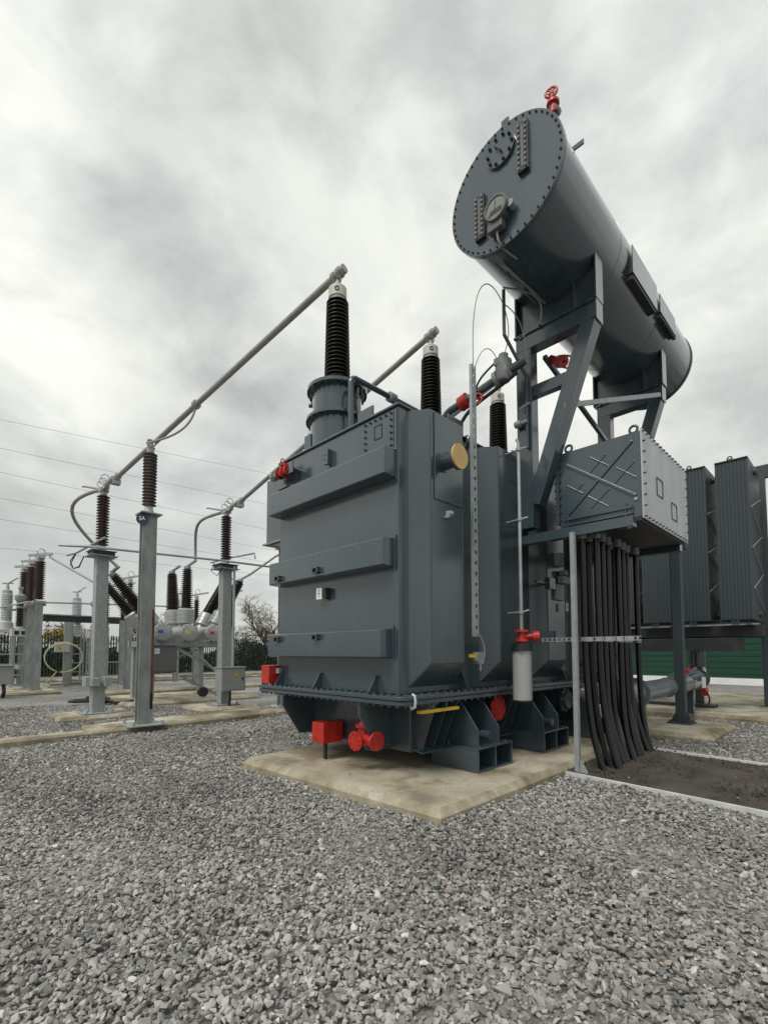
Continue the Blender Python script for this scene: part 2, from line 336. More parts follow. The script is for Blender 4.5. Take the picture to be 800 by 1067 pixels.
for kx in (-20.2, -28.2, -31.5):
    addpad('path_kerb', [(kx-.4,4.9),(kx,4.9),(kx-.3,22),(kx-.7,22)], z1=.12)
b = MB(); b.box(-31.2,-28.9,5.2,21,-.03,.012); struct('soil_strip', b, 'sand')
b = MB(); b.box(-21.9,-20.8,5.2,21,-.03,.012); struct('soil_strip', b, 'sand')

# cable trench bed: uneven sand between two pale edging strips
def sand_bed():
    nx, ny = 150, 80; x0, x1, y0, y1 = -3.02, 1.6, 6.17, 8.55; vs = []; fs = []
    ph = rng.random((12, 4))*6.28
    for j in range(ny+1):
        for i in range(nx+1):
            x = x0+(x1-x0)*i/nx; y = y0+(y1-y0)*j/ny-.075*(x+3.02)*.8
            z = sum(math.sin(x*(1.5+k_*1.3)*math.cos(ph[k_][0])+y*(1.5+k_*1.3)*math.sin(ph[k_][0])+ph[k_][1])*.022/(1+k_*.4) for k_ in range(12))
            ed = min(i, j, nx-i, ny-j)/4; z = .03+z*min(1, ed)+random.uniform(-.011, .011)
            vs.append((x, y, z))
    for j in range(ny):
        for i in range(nx): a = j*(nx+1)+i; fs.append((a, a+1, a+nx+2, a+nx+1))
    mb = MB(); mb.add(vs, fs); return struct('sand_bed', mb, 'sand', smooth=80)
sand_bed()
def clods():
    b = MB(); r = random.Random(5)
    for _ in range(3400):
        x = r.uniform(-3.0,1.55); y = r.uniform(6.2,8.5)-.06*(x+3.02); s_ = abs(r.gauss(0,.012))+.006; z = .035+r.uniform(-.012,.02); a = r.uniform(0,6.28)
        vs = [V(math.cos(a+k_*2.1)*s_*r.uniform(.7,1.2),math.sin(a+k_*2.1)*s_*r.uniform(.7,1.2),-.3*s_) for k_ in range(3)]+[V(r.gauss(0,.2)*s_,r.gauss(0,.2)*s_,s_*.8)]
        b.add([v+V(x,y,z) for v in vs],[(0,1,3),(1,2,3),(2,0,3),(0,2,1)])
    for cy_ in np.arange(6.5,8.4,.13):
        for _ in range(60):
            x = -2.42+r.gauss(0,.12); y = cy_+r.gauss(0,.09); s_ = r.uniform(.012,.03); z = .045+r.uniform(-.01,.02); a = r.uniform(0,6.28)
            vs = [V(math.cos(a+k_*2.1)*s_,math.sin(a+k_*2.1)*s_,-.3*s_) for k_ in range(3)]+[V(0,0,s_*.8)]
            b.add([v+V(x,y,z) for v in vs],[(0,1,3),(1,2,3),(2,0,3),(0,2,1)])
    o = b.build('sand_clods', 'sand'); o['kind'] = 'stuff'; o['label'] = 'loose brown sand clods lying on the cable trench'; o['category'] = 'sand'
clods(); PADS.append([(-3.05,6.1),(1.6,5.85),(1.6,8.35),(-3.05,8.6)]); PADZ.append(.035)

# loose gravel: individual angular stones near the camera (nobody could count them)
def in_poly(px, py, poly):
    ins = np.zeros(len(px), bool); n = len(poly)
    for i in range(n):
        x1, y1 = poly[i]; x2, y2 = poly[(i+1) % n]
        c = ((y1 > py) != (y2 > py)); xi = (x2-x1)*(py-y1)/((y2-y1) if y2 != y1 else 1e-9)+x1
        ins ^= c & (px < xi)
    return ins
def stone_proto(nv, seed):
    r = random.Random(seed); bm = bmesh.new()
    for i in range(nv):
        p = Vector((r.gauss(0,1), r.gauss(0,1), r.gauss(0,1))).normalized()
        bm.verts.new((p.x*r.uniform(.8,1.15), p.y*.78*r.uniform(.8,1.1), p.z*.56*r.uniform(.8,1.1)))
    bmesh.ops.convex_hull(bm, input=bm.verts)
    bmesh.ops.delete(bm, geom=[v for v in bm.verts if not v.link_faces], context='VERTS')
    bmesh.ops.triangulate(bm, faces=bm.faces); bm.verts.index_update()
    v = np.array([v.co[:] for v in bm.verts]); f = np.array([[q.index for q in fc.verts] for fc in bm.faces]); bm.free(); return v, f
def scatter():
    protoN = [stone_proto(11, s) for s in range(26)]; protoF = [stone_proto(8, 100+s) for s in range(20)]
    AV = []; AF = []; off = 0
    for d0, d1, dens, protos, size in ((1.35,3.2,2650,protoN,.0195), (3.2,5.2,1950,protoN,.0200), (5.2,8.0,1250,protoF,.0215), (8.0,11.0,520,protoF,.024), (11.0,14.5,210,protoF,.026)):
        a = 1.0; wid = lambda d: .86*d+.9
        n = int(dens*(wid(d0)+wid(d1))*(d1-d0)); d = rng.uniform(d0, d1, n); u = rng.uniform(-1, 1, n)*wid(d1); ok = np.abs(u) < wid(d); d = d[ok]; u = u[ok]
        fx, fy = math.sin(YAW), math.cos(YAW); x = d*fx+u*fy; y = d*fy-u*fx
        keep = np.ones(len(x), bool)
        onpad = np.zeros(len(x)); stray = rng.random(len(x)) < .006
        for p, zt in zip(PADS, PADZ):
            ins = in_poly(x, y, p); onpad[ins] = zt; keep &= ~ins | stray
        x = x[keep]; y = y[keep]; onpad = onpad[keep]; n = len(x); pi = rng.integers(0, len(protos), n)
        sc = size*np.exp(rng.normal(0, .30, n)); th = rng.uniform(0, 2*np.pi, n); tx = rng.normal(0, .42, n); ty = rng.normal(0, .42, n)
        lump = .014*np.sin(x*2.1+1.3*np.sin(y*1.7))+.012*np.sin(y*2.9+x*1.1)
        z = np.where(onpad > 0, onpad+.008, rng.uniform(-.018, .014, n)+lump-.004); sc = np.where(onpad > 0, sc*.7, sc)
        for k_ in range(len(protos)):
            idx = np.nonzero(pi == k_)[0]
            if not len(idx): continue
            pv, pf = protos[k_]; c, s_ = np.cos(th[idx]), np.sin(th[idx]); cx, sx = np.cos(tx[idx]), np.sin(tx[idx]); cy, sy = np.cos(ty[idx]), np.sin(ty[idx])
            X = pv[None, :, 0]*sc[idx, None]; Y = pv[None, :, 1]*sc[idx, None]; Z = pv[None, :, 2]*sc[idx, None]
            Y, Z = Y*cx[:, None]-Z*sx[:, None], Y*sx[:, None]+Z*cx[:, None]
            X, Z = X*cy[:, None]+Z*sy[:, None], -X*sy[:, None]+Z*cy[:, None]
            X, Y = X*c[:, None]-Y*s_[:, None], X*s_[:, None]+Y*c[:, None]
            vv = np.stack([X+x[idx, None], Y+y[idx, None], Z+z[idx, None]], -1).reshape(-1, 3); nv = len(pv)
            ff = (pf[None]+(np.arange(len(idx))*nv)[:, None, None]).reshape(-1, 3)+off
            AV.append(vv); AF.append(ff); off += len(vv)
    v = np.concatenate(AV).astype(np.float32); f = np.concatenate(AF).astype(np.int32)
    me = bpy.data.meshes.new('gravel'); me.vertices.add(len(v)); me.vertices.foreach_set('co', v.ravel())
    me.loops.add(f.size); me.loops.foreach_set('vertex_index', f.ravel()); me.polygons.add(len(f))
    me.polygons.foreach_set('loop_start', np.arange(0, f.size, 3, dtype=np.int32)); me.polygons.foreach_set('loop_total', np.full(len(f), 3, np.int32))
    me.update(calc_edges=True); me.polygons.foreach_set('use_smooth', np.zeros(len(f), bool)); me.materials.append(G['gstone']); o = bpy.data.objects.new('gravel', me); COL.objects.link(o)
    o['kind'] = 'stuff'; o['label'] = 'loose grey crushed stone gravel covering the yard'; o['category'] = 'gravel'
    print('stones tris', len(f))
scatter()

# ================================================================ POWER TRANSFORMER
TX0, TX1, TY0, TY1, TZ0, TZ1 = -6.42, -3.85, 4.05, 9.6, 1.105, 4.56
T = thing('power_transformer', 'large dark grey power transformer standing on a concrete pad', 'transformer', (-5.15, 6.8, .12))
b = MB(); b.box(TX0, TX1, TY0, TY1, TZ0, TZ1); wall = b.build('tank_wall', 'paint', T, bevel=.012)
# upright weld seams on the corner and front
b = MB(); b.cyl((-3.853,4.185,TZ0),(-3.853,4.185,TZ1-.02),.009,n=8); b.cyl((-3.853,4.05,TZ0),(-3.853,4.05,TZ1-.02),.010,n=8); b.build('weld_seam', 'paint', T, smooth=1)
b = MB(); b.box(TX0-.03, TX1+.03, TY0-.03, TY1+.03, TZ1+.002, TZ1+.03); cov = b.build('cover_plate', 'paint', T, bevel=.006)
# bolted flange with two rounded plates
def rrect(x0, x1, y0, y1, r, z):
    out = []
    for cx, cy, a in ((x1-r,y0+r,-90),(x1-r,y1-r,0),(x0+r,y1-r,90),(x0+r,y0+r,180)):
        for i in range(6):
            t = R(a+18*i); out.append((cx+r*math.cos(t), cy+r*math.sin(t), z))
    return out
FX0, FX1, FY0, FY1 = -6.70, -3.60, 3.82, 9.85
b = MB(); b.prism(rrect(FX0,FX1,FY0,FY1,.10,1.062), (0,0,.040)); fu = b.build('upper_flange', 'paint', T, smooth=1, bevel=.004)
b = MB(); b.prism(rrect(FX0+.012,FX1-.012,FY0+.012,FY1-.012,.10,1.005), (0,0,.044)); fl = b.build('lower_flange', 'paint', T, smooth=1, bevel=.004)
b = MB(); b.prism(rrect(FX0+.035,FX1-.035,FY0+.035,FY1-.035,.10,1.047), (0,0,.017)); b.build('gasket', 'black', T)
fb = [(x, FY0+.065) for x in np.arange(-6.6,-3.66,.125)]+[(FX1-.065, y) for y in np.arange(3.95,9.8,.14)]+[(FX0+.065, y) for y in np.arange(3.95,9.8,.14)]
b = MB(); b.bolts([(x,y,1.102) for x,y in fb],(0,0,1),.021,.026); b.build('bolts', 'paint', fu, kind='stuff')
b = MB(); b.bolts([(x,y,1.006) for x,y in fb],(0,0,-1),.022,.03); b.build('bolts', 'paint', fl, kind='stuff')
# triangular flange gussets on the front and side
for x in (-6.28, -5.33, -4.22):
    b = MB(); b.prism([(x,TY0,1.104),(x,TY0-.17,1.104),(x,TY0-.03,1.32),(x,TY0,1.32)],(.014,0,0)); b.build('gusset', 'paint', T)
for y in (5.18, 6.62, 8.08):
    b = MB(); b.prism([(TX1,y,1.104),(TX1+.17,y,1.104),(TX1+.03,y,1.38),(TX1,y,1.38)],(0,.014,0)); b.build('gusset', 'paint', T)
# three hollow horizontal stiffener boxes across the front
for (x0, x1, z0, z1) in ((-6.44,-3.885,3.685,4.045),(-6.40,-3.92,2.605,2.965),(-6.41,-3.955,1.525,1.885)):
    b = MB(); b.prism([(x0,TY0+.001,z0),(x0,3.85,z0+.012),(x0,3.85,z1-.02),(x0,TY0+.001,z1)],(x1-x0,0,0)); o = b.build('stiffener', 'paint', T, bevel=.012)
    b = MB(); b.box(x1-.004, x1+.03, TY0-.016, TY0+.002, z0-.03, z1+.03); b.build('end_pad', 'paint', o)
# small fixing lugs
for (x, z) in ((-6.12,2.69),(-5.18,2.70),(-6.12,1.79),(-5.18,1.80)):
    b = MB(); b.box(x-.05,x+.07,3.80,3.852,z-.04,z-.03); b.box(x-.05,x-.04,3.80,3.852,z-.04,z+.035); b.box(x-.05,x+.07,3.80,3.852,z+.025,z+.035); b.box(x+.05,x+.07,3.79,3.852,z-.04,z+.035)
    b.build('lug', 'paint', T)
# trapezoid columns down the sides, each with a sloping underside
def column(y0, ya, yb, y1, side=1):
    xw = TX1-.001 if side > 0 else TX0+.001; xo = TX1+.235 if side > 0 else TX0-.235; zt = TZ1-.012; zo = 1.47; zb = 1.175
    pl = [(xw,y0),(xo,ya),(xo,yb),(xw,y1)]
    vs = [(x,y,zt) for x,y in pl]+[(xw,y0,zb),(xo,ya,zo),(xo,yb,zo),(xw,y1,zb)]
    b = MB(); b.add(vs, [(0,1,2,3),(0,4,5,1),(1,5,6,2),(2,6,7,3),(4,7,6,5),(0,3,7,4)]); c_ = b.build('side_column', 'paint', T, bevel=.010)
    b = MB()
    for q in ((xw,y0),(xo,ya),(xo,yb)): b.cyl((q[0],q[1],(zb if q[0]==xw else zo)+.02),(q[0],q[1],zt-.02),.007,n=6)
    b.build('weld_seam', 'paint', c_, smooth=1); return c_
cols = [column(4.20,4.36,4.99,5.15), column(5.68,5.86,6.38,6.55), column(7.1,7.28,7.9,8.06), column(8.5,8.66,9.2,9.36)]
for y in (4.2, 5.7, 7.1, 8.5): column(y, y+.16, y+.78, y+.95, -1)
# raised plate with blanked pipe stub on the first column
b = MB(); b.box(-3.617,-3.597,4.42,4.985,3.45,4.53); pl = b.build('cover_panel', 'paint', T, bevel=.006)
b = MB(); b.cyl((-3.60,4.58,3.94),(-3.40,4.58,3.94),.105,n=28); b.cyl((-3.40,4.58,3.94),(-3.36,4.58,3.94),.150,n=28); b.cyl((-3.60,4.58,3.94),(-3.575,4.58,3.94),.125,n=28); st = b.build('pipe_stub', 'paint', T, smooth=1)
b = MB(); b.cyl((-3.359,4.58,3.94),(-3.338,4.58,3.94),.152,n=32); b.build('blanking_disc', 'tan', st, smooth=1, label='tan blanking disc')
b = MB(); b.box(-3.615,-3.575,4.60,4.66,3.25,3.27); b.box(-3.615,-3.57,4.635,4.70,3.27,3.34); b.box(-3.60,-3.55,4.66,4.72,3.30,3.345); b.build('earth_terminal', 'bright', T, bevel=.004)
# bolted cover top right of the front, frame for a plate
b = MB(); b.box(-4.46,-3.925,TY0-.012,TY0+.004,4.06,4.53); hc = b.build('hand_hole_cover', 'paint', T, bevel=.004)
bp_ = [(x,TY0-.012,z) for x in np.linspace(-4.42,-3.96,6) for z in (4.50,4.10)]+[(x,TY0-.012,z) for x in (-4.42,-3.96) for z in np.linspace(4.18,4.42,4)]
b = MB(); b.bolts(bp_,(0,-1,0),.014,.022); b.build('bolts', 'bolt', hc, kind='stuff')
b = MB(); 
for z in (4.25,4.42): b.box(-4.26,-4.12,TY0-.018,TY0-.0125,z,z+.008)
for x in (-4.26,-4.128): b.box(x,x+.008,TY0-.018,TY0-.0125,4.258,4.42)
b.build('plate_frame', 'bolt', hc)
b = MB(); b.box(-3.905,-3.862,TY0-.022,TY0+.002,4.02,4.52); b.build('cover_clamp', 'paint', T)
b = MB(); b.box(-5.16,-5.12,3.97,TY0+.002,4.19,4.40); b.box(-5.22,-5.16,3.98,4.02,4.20,4.24); b.box(-5.22,-5.16,3.98,4.02,4.27,4.31); b.box(-5.22,-5.16,3.98,4.02,4.34,4.38); b.build('bracket', 'paint', T)
# small printed label plate on the front wall
b = MB(); b.box(-5.34,-5.215,3.955,3.962,2.325,2.48); lb = b.build('label_plate', 'white', T, bevel=.002)
b = MB()
for z, w_ in ((2.455,.03),(2.44,.034),(2.41,.075),(2.395,.05),(2.365,.03)): b.box(-5.2775-w_/2,-5.2775+w_/2,3.9535,3.9548,z-.0035,z+.0035)
b.build('print', 'print', lb)
b = MB(); b.box(-5.20,-5.14,3.965,TY0+.001,2.33,2.475); b.box(-5.335,-5.19,3.963,3.97,2.35,2.45); b.build('label_bracket', 'grime', T)
# lower tank, jacking fins, ribs
b = MB(); b.box(-6.25,-4.02,4.42,9.4,.36,1.003); b.build('lower_tank', 'paint', T, bevel=.015)
for x in (-6.02,-4.36):
    b = MB(); b.prism([(x,4.42,1.003),(x,3.86,1.003),(x,3.86,.83),(x,4.16,.40),(x,4.42,.40)],(.03,0,0)); b.build('jacking_fin', 'paint', T, bevel=.004)
b = MB(); b.box(-5.45,-4.70,4.405,4.421,.42,.98); b.build('front_panel', 'paint', T)
b = MB(); b.box(-4.52,-4.34,4.10,4.42,.38,.42); b.build('fin_foot', 'paint', T)
for y in (4.50,4.72,4.92,6.30,6.5,7.8,8.1):
    b = MB(); b.prism([(-4.021,y,1.003),(-3.66,y,1.003),(-3.90,y,.40),(-4.021,y,.40)],(0,.012,0)); b.build('rib', 'paint', T)
b = MB(); b.prism([(-4.021,4.45,.40),(-3.86,4.45,.36),(-3.86,9.2,.36),(-4.021,9.2,.40)],(0,0,.016)); b.build('bottom_ledge', 'paint', T)
b = MB(); b.box(-3.68,-3.60,4.16,4.86,.895,.928); b.build('painted_bar', 'yellow', T, label='yellow painted bar under the flange')
for y in (4.38,4.62): 
    b = MB(); b.box(-3.67,-3.61,y,y+.014,.928,1.004); b.build('hanger', 'paint', T)
# feet: open hollow sections under pairs of gusset plates
for (y0, y1) in ((4.97,5.76),(6.66,7.46),(8.35,9.1)):
    f_ = thing('foot', '', '', (0,0,0)); del f_['label']; del f_['category']; f_.parent = T; f_.location = -T.location
    b = MB(); t_ = .022; z0, z1 = .125, .42; x0, x1 = -4.14, -3.40
    b.box(x0,x1,y0,y1,z0,z0+t_); b.box(x0,x1,y0,y1,z1-t_,z1)
    ym = (y0+y1)/2
    for ya in (y0, ym-t_/2, y1-t_): b.box(x0,x1,ya,ya+t_,z0+t_,z1-t_)
    b.box(x0,x0+.02,y0+t_,y1-t_,z0+t_,z1-t_); hs = b.build('hollow_section', 'paint', f_, bevel=.004)
    b = MB(); b.bolts([(x1-.05,y0+.1,z1),(x1-.05,y1-.1,z1),(x0+.2,y0+.1,z1)],(0,0,1)); b.build('bolts', 'paint', f_, kind='stuff')
    for ya in (y0+.10, y1-.22):
        b = MB(); b.prism([(-4.021,ya,z1),(-3.47,ya,z1),(-3.47,ya,.62),(-3.76,ya,1.003),(-4.021,ya,1.003)],(0,.025,0)); b.build('gusset_plate', 'paint', f_, bevel=.003)
    b = MB(); b.cyl((-3.60,y1-.42,.53),(-3.46,y1-.42,.53),.06,n=14); b.build('jacking_pin', 'paint', f_, smooth=1)
# red blanking disc between the feet
b = MB(); b.cyl((-4.02,6.06,.80),(-3.82,6.06,.80),.13,n=20); dv = b.build('drain_pipe', 'paint', T, smooth=1)
b = MB(); b.cyl((-3.82,6.06,.80),(-3.79,6.06,.80),.185,n=28); b.bolts([(-3.79,6.06+.155*math.cos(t),.80+.155*math.sin(t)) for t in np.linspace(0,5.5,8)],(1,0,0),.016,.02); b.build('blanking_flange', 'red', dv, smooth=1, label='round red blanking flange')
# dark valve flange at the far foot
b = MB(); b.cyl((-4.02,8.0,.78),(-3.62,8.0,.78),.14,n=20); b.cyl((-3.72,8.0,.78),(-3.68,8.0,.78),.20,n=24); b.bolts([(-3.68,8.0+.17*math.cos(t),.78+.17*math.sin(t)) for t in np.linspace(0,5.7,10)],(1,0,0),.017,.022); b.build('outlet_flange', 'paint', T, smooth=1)
# red drain valve under the front edge
b = MB(); vx, vy, vz = -4.52, 4.02, .50
b.cyl((vx,vy-.07,vz),(vx,vy-.045,vz),.122,n=24); b.cyl((vx,vy-.045,vz),(vx,vy+.16,vz),.07,n=16); b.bolts([(vx+.095*math.cos(t),vy-.07,vz+.095*math.sin(t)) for t in np.linspace(.3,5.9,8)],(0,-1,0),.013,.016)
b.cyl((vx,vy+.08,vz),(vx+.24,vy+.08,vz+.01),.075,n=16); b.cyl((vx+.22,vy+.08,vz+.01),(vx+.25,vy+.08,vz+.01),.118,n=24)
b.cyl((vx,vy+.08,vz+.04),(vx,vy+.08,vz+.22),.08,.06,n=14); b.cyl((vx,vy+.08,vz+.16),(vx,vy+.08,vz+.19),.105,n=18); b.cyl((vx,vy+.08,vz+.22),(vx,vy+.08,vz+.42),.028,n=10)
b.box(vx-.09,vx+.12,vy+.05,vy+.11,vz+.40,vz+.425); b.cyl((vx,vy+.14,vz),(vx,4.42,vz),.06,n=14)
b.build('drain_valve', 'red', T, smooth=1, label='red drain valve under the front flange')
def redbox(x0, x1, y0, y1, z0, z1, nm, lab):
    b = MB(); b.box(x0,x1,y0,y1,z0,z1); b.bolts([(x0+.05,y0,z0+.06)],(0,-1,0),.012,.008); b.bolts([(x1,y0+.06,z0+.05),(x1,y0+.06,z1-.05)],(1,0,0),.012,.01); return b.build(nm, 'red', T, bevel=.008, label=lab)
o = redbox(-5.50,-5.24,4.02,4.36,.36,.635,'valve_cover','red box cover below the front flange')
b = MB(); b.box(-5.385,-5.345,4.13,4.17,.122,.36); b.build('stay_rod', 'grime', o)
redbox(-6.62,-6.40,3.87,4.16,1.125,1.40,'terminal_box','red box on the front left corner of the flange')
b = MB(); b.box(-6.39,-6.30,3.98,4.05,1.28,1.36); b.build('box_bracket', 'galv', T)
# red valve and hand wheel at the upper left of the front
b = MB(); z = 4.33; b.cyl((-5.90,3.92,z-.02),(-5.90,4.05,z-.02),.04,n=14); b.cyl((-5.88,3.92,z-.02),(-6.10,3.92,z),.035,n=14); b.box(-5.95,-5.83,3.88,3.895,z-.08,z+.08); b.build('valve_pipe', 'paint', T, smooth=1)
b = MB(); b.cyl((-5.99,3.92,z),(-6.24,3.92,z),.055,n=16)
for xx in (-6.0,-6.11,-6.24): b.cyl((xx-.014,3.92,z),(xx+.014,3.92,z),.085,n=18)
b.cyl((-6.11,3.92,z),(-6.11,3.92,z+.13),.035,n=12); b.cyl((-6.11,3.92,z+.09),(-6.11,3.92,z+.11),.062,n=14); b.ring((-6.11,3.89,z+.14),(0,1,.3),.05,.010); rv = b.build('gate_valve', 'red', T, smooth=1, label='red gate valve at the upper left of the tank')
b = MB(); b.cyl((-6.255,3.92,z),(-6.42,3.92,z),.04,n=12); b.cyl((-6.37,3.92,z),(-6.43,3.92,z),.075,n=10); b.build('cap', 'galvd', rv, smooth=1)
for z_ in (4.30,4.08):
    b = MB(); b.box(-6.22,-5.98,3.87,4.05,z_-.02,z_); b.build('lifting_eye', 'paint', T)
# cable tie round the flange edge
b = MB(); b.tube([(-3.62,4.02,1.125),(-3.585,4.02,1.11),(-3.575,4.02,1.05),(-3.585,4.02,.985),(-3.63,4.02,.96),(-3.66,4.02,1.0)],.016,8); b.build('tie_wrap', 'pale', T, smooth=1)
# lifting lugs on the cover
for (x, y, dx_, dy_) in ((-5.80,4.13,.16,.03),(-4.62,4.22,.30,.03),(-3.93,5.28,.03,.34),(-3.93,6.95,.03,.34),(-5.7,9.3,.3,.03)):
    b = MB(); b.box(x-dx_/2,x+dx_/2,y-dy_/2,y+dy_/2,TZ1+.03,TZ1+.30); b.build('lifting_lug', 'paint', T, bevel=.006)
b = MB(); b.ring((-3.80,5.36,4.50),(.6,.8,0),.075,.026,16,8); b.cyl((-3.86,5.38,4.42),(-3.80,5.36,4.44),.05,n=10); b.build('lifting_eye', 'paint', T, smooth=1)

# bushings on turrets
def bushing(bx, by, tur, zb, ztop, rb, rt, ns, cap):
    b = MB(); rT = .405
    zt = zb
    b.lathe([(rT,TZ1+.03),(rT,zt-.52),(rT+.07,zt-.52),(rT+.07,zt-.48),(rT,zt-.48),(rT-.03,zt-.47),(rT-.03,zt-.05),(rT+.055,zt-.05),(rT+.055,zt),(.14,zt),(.14,zt+.03)],(bx,by,0),n=36)
    t_ = b.build('bushing_turret', 'paint', T, smooth=1)
    b = MB()
    for zz, rr in ((zt-.52,rT+.045),(zt-.05,rT+.035)):
        b.bolts([(bx+rr*math.cos(a),by+rr*math.sin(a),zz) for a in np.linspace(0,2*math.pi,25)[:-1]],(0,0,-1),.014,.03)
    b.build('bolts', 'bolt', t_, kind='stuff')
    b = MB()
    for an, zz in ((2.2,-.15),(2.2,-.62),(-2.6,-.15),(-2.6,-.62)):
        d = V(math.cos(an),math.sin(an),0); p = V(bx,by,zt+zz)+d*(rT-.035); b.cyl(p,p+d*.09,.035,n=10); b.cyl(p+d*.02,p+d*.04,.05,n=10)
    b.build('vent_plug', 'paint', t_, smooth=1)
    h = ztop-.42-(zt+.03); prof = []
    for i, (r, z) in enumerate(sheds(.135, .205, h, ns, zt+.03)):
        k_ = 1-.16*(z-zt)/h; prof.append((r*k_, z))
    b = MB(); b.lathe(prof,(bx,by,0),n=28); b.build('insulator', 'porck', t_, smooth=25)
    zc_ = ztop-.42; b = MB(); b.lathe([(.125,zc_),(.125,zc_+.04),(.142,zc_+.04),(.142,zc_+.20),(.11,zc_+.23),(.05,zc_+.24),(.05,zc_+.30)],(bx,by,0),n=24); b.build('top_cap', 'cream', t_, smooth=30)
    b = MB(); b.ring((bx+.105,by-.10,zc_+.12),(.7,-.7,0),.03,.008,14,5); b.build('oil_sight', 'bolt', t_, smooth=1)
    b = MB(); b.cyl((bx,by,zc_+.28),(bx,by,zc_+.36),.03,n=10); b.box(bx-.06,bx+.06,by-.02,by+.02,zc_+.30,zc_+.325); b.bar((bx+.05,by,zc_+.28),(bx-.05,by,zc_+.44),.03,.012); b.bar((bx-.05,by+.03,zc_+.28),(bx+.06,by+.03,zc_+.44),.03,.012)
    b.cyl((bx+.08,by,zc_+.30),(bx+.08,by,zc_+.46),.012,n=6); b.build('terminal_clamp', 'alu', t_)
BUSH = [(-5.60,4.52),(-5.50,6.65),(-5.45,8.85)]
bushing(*BUSH[0],True,5.60,7.47,.15,.12,23,1)
bushing(*BUSH[1],True,5.58,7.45,.15,.12,23,1)
bushing(*BUSH[2],True,5.56,7.38,.15,.12,23,1)
# pipe over the cover
b = MB(); px_ = -5.02; b.tube([(px_,4.30,TZ1+.03),(px_,4.30,5.42)]+arc((px_,4.40,5.42),.10,180,90,6,'yz')+[(px_,4.5,5.52),(px_,6.6,5.52)],.042,12); pp = b.build('vent_pipe', 'paint', T, smooth=1)
b = MB(); b.cyl((px_,5.06,5.52),(px_,5.12,5.52),.075,n=14); b.cyl((px_,5.14,5.52),(px_,5.19,5.52),.075,n=14); b.build('pipe_flange', 'galvd', pp, smooth=1)
b = MB(); b.tube([(px_,4.44,5.40),(px_,4.42,5.25)],.02,6); b.build('drain_cock', 'paint', pp)
# oil pipe and cables running up to the conservator
b = MB(); b.tube([(-4.72,6.0,TZ1+.03),(-4.72,6.0,5.25)]+arc((-4.50,6.0,5.25),.22,180,100,6,'xz')+[(-4.3,6.0,5.50),(-3.62,6.02,5.66),(-3.3,6.1,5.78)],.062,12); op = b.build('oil_pipe', 'paint', T, smooth=1)
b = MB(); b.cyl((-4.36,6.0,5.485),(-4.22,6.0,5.52),.115,n=18); b.ring((-4.0,5.93,5.42),(.3,-1,0),.075,.016,14,6); b.cyl((-4.0,5.94,5.42),(-4.0,6.0,5.45),.018,n=8); b.build('valve', 'red', op, smooth=1, label='red valve on the oil pipe')
b = MB(); b.cyl((-3.74,6.02,5.63),(-3.68,6.02,5.645),.115,n=14); b.cyl((-3.55,6.03,5.68),(-3.49,6.03,5.695),.115,n=14); b.lathe([(.09,-.14),(.12,-.1),(.12,.16),(.07,.2),(.07,.26)],(-3.60,6.02,5.70),(0,0,1),14); b.box(-3.69,-3.6,5.9,5.98,5.78,5.88); b.build('gas_relay', 'galvd', op, smooth=1)
b = MB(); b.tube(bez((-4.5,6.03,4.6),(-4.5,6.03,5.5),(-4.1,6.03,5.35),(-3.4,6.05,5.62),14),.028,8); b.tube(bez((-3.7,5.95,5.85),(-3.95,5.95,5.75),(-4.1,5.95,5.65),(-4.0,5.95,5.45),10),.016,6); b.build('control_cable', 'black', op, smooth=1)
# perforated cable tray up the side with thin wires
def tray(p, h, w_, parent):
    b = MB(); x, y, z = p; n = int(h/.14)
    b.box(x,x+.004,y,y+.03,z,z+h); b.box(x,x+.004,y+w_-.03,y+w_,z,z+h); b.box(x-.035,x,y,y+.004,z,z+h); b.box(x-.035,x,y+w_-.004,y+w_,z,z+h)
    for i in range(n): b.box(x,x+.004,y+.03,y+w_-.03,z+i*.14,z+i*.14+.095)
    return b.build('cable_tray', 'galv', parent)
tr = tray((-3.55,5.13,1.80),3.62,.10,T)
b = MB(); b.box(-6.98,-6.42,4.14,4.62,3.40,4.46); b.prism([(-6.98,4.14,3.40),(-6.42,4.14,3.40),(-6.42,4.14,3.25)],(0,.02,0)); b.build('side_box', 'paint', T, bevel=.008)
b = MB(); b.box(-7.04,-6.42,4.10,4.66,3.372,3.398); b.build('side_box_base', 'galvd', T)
b = MB(); b.tube([(-3.56,5.19,5.3),(-3.56,5.19,5.7)]+bez((-3.56,5.19,5.7),(-3.56,5.19,6.6),(-3.5,5.45,6.9),(-3.42,5.72,6.5),14)+bez((-3.42,5.72,6.5),(-3.38,5.9,6.2),(-3.5,6.0,6.1),(-3.6,6.02,5.92),8)[1:],.007,5)
b.tube(bez((-3.55,5.2,5.35),(-3.5,5.3,5.8),(-3.45,5.5,5.8),(-3.42,5.6,5.55),10),.006,5); b.build('wire', 'galvd', T)
b = MB(); b.box(-3.62,-3.55,5.2,5.34,1.45,1.60); b.cyl((-3.60,5.17,1.52),(-3.54,5.17,1.52),.035,n=10); b.tube(bez((-3.545,5.2,1.85),(-3.50,5.28,1.75),(-3.5,5.32,1.6),(-3.53,5.30,1.5),8),.008,5); b.cyl((-3.56,5.27,1.36),(-3.56,5.27,1.45),.014,n=8); jb = b.build('junction_box', 'galvd', T)
b = MB(); b.box(-3.62,-3.548,5.1,5.19,1.53,1.575); b.build('label_tape', 'yellow', jb)
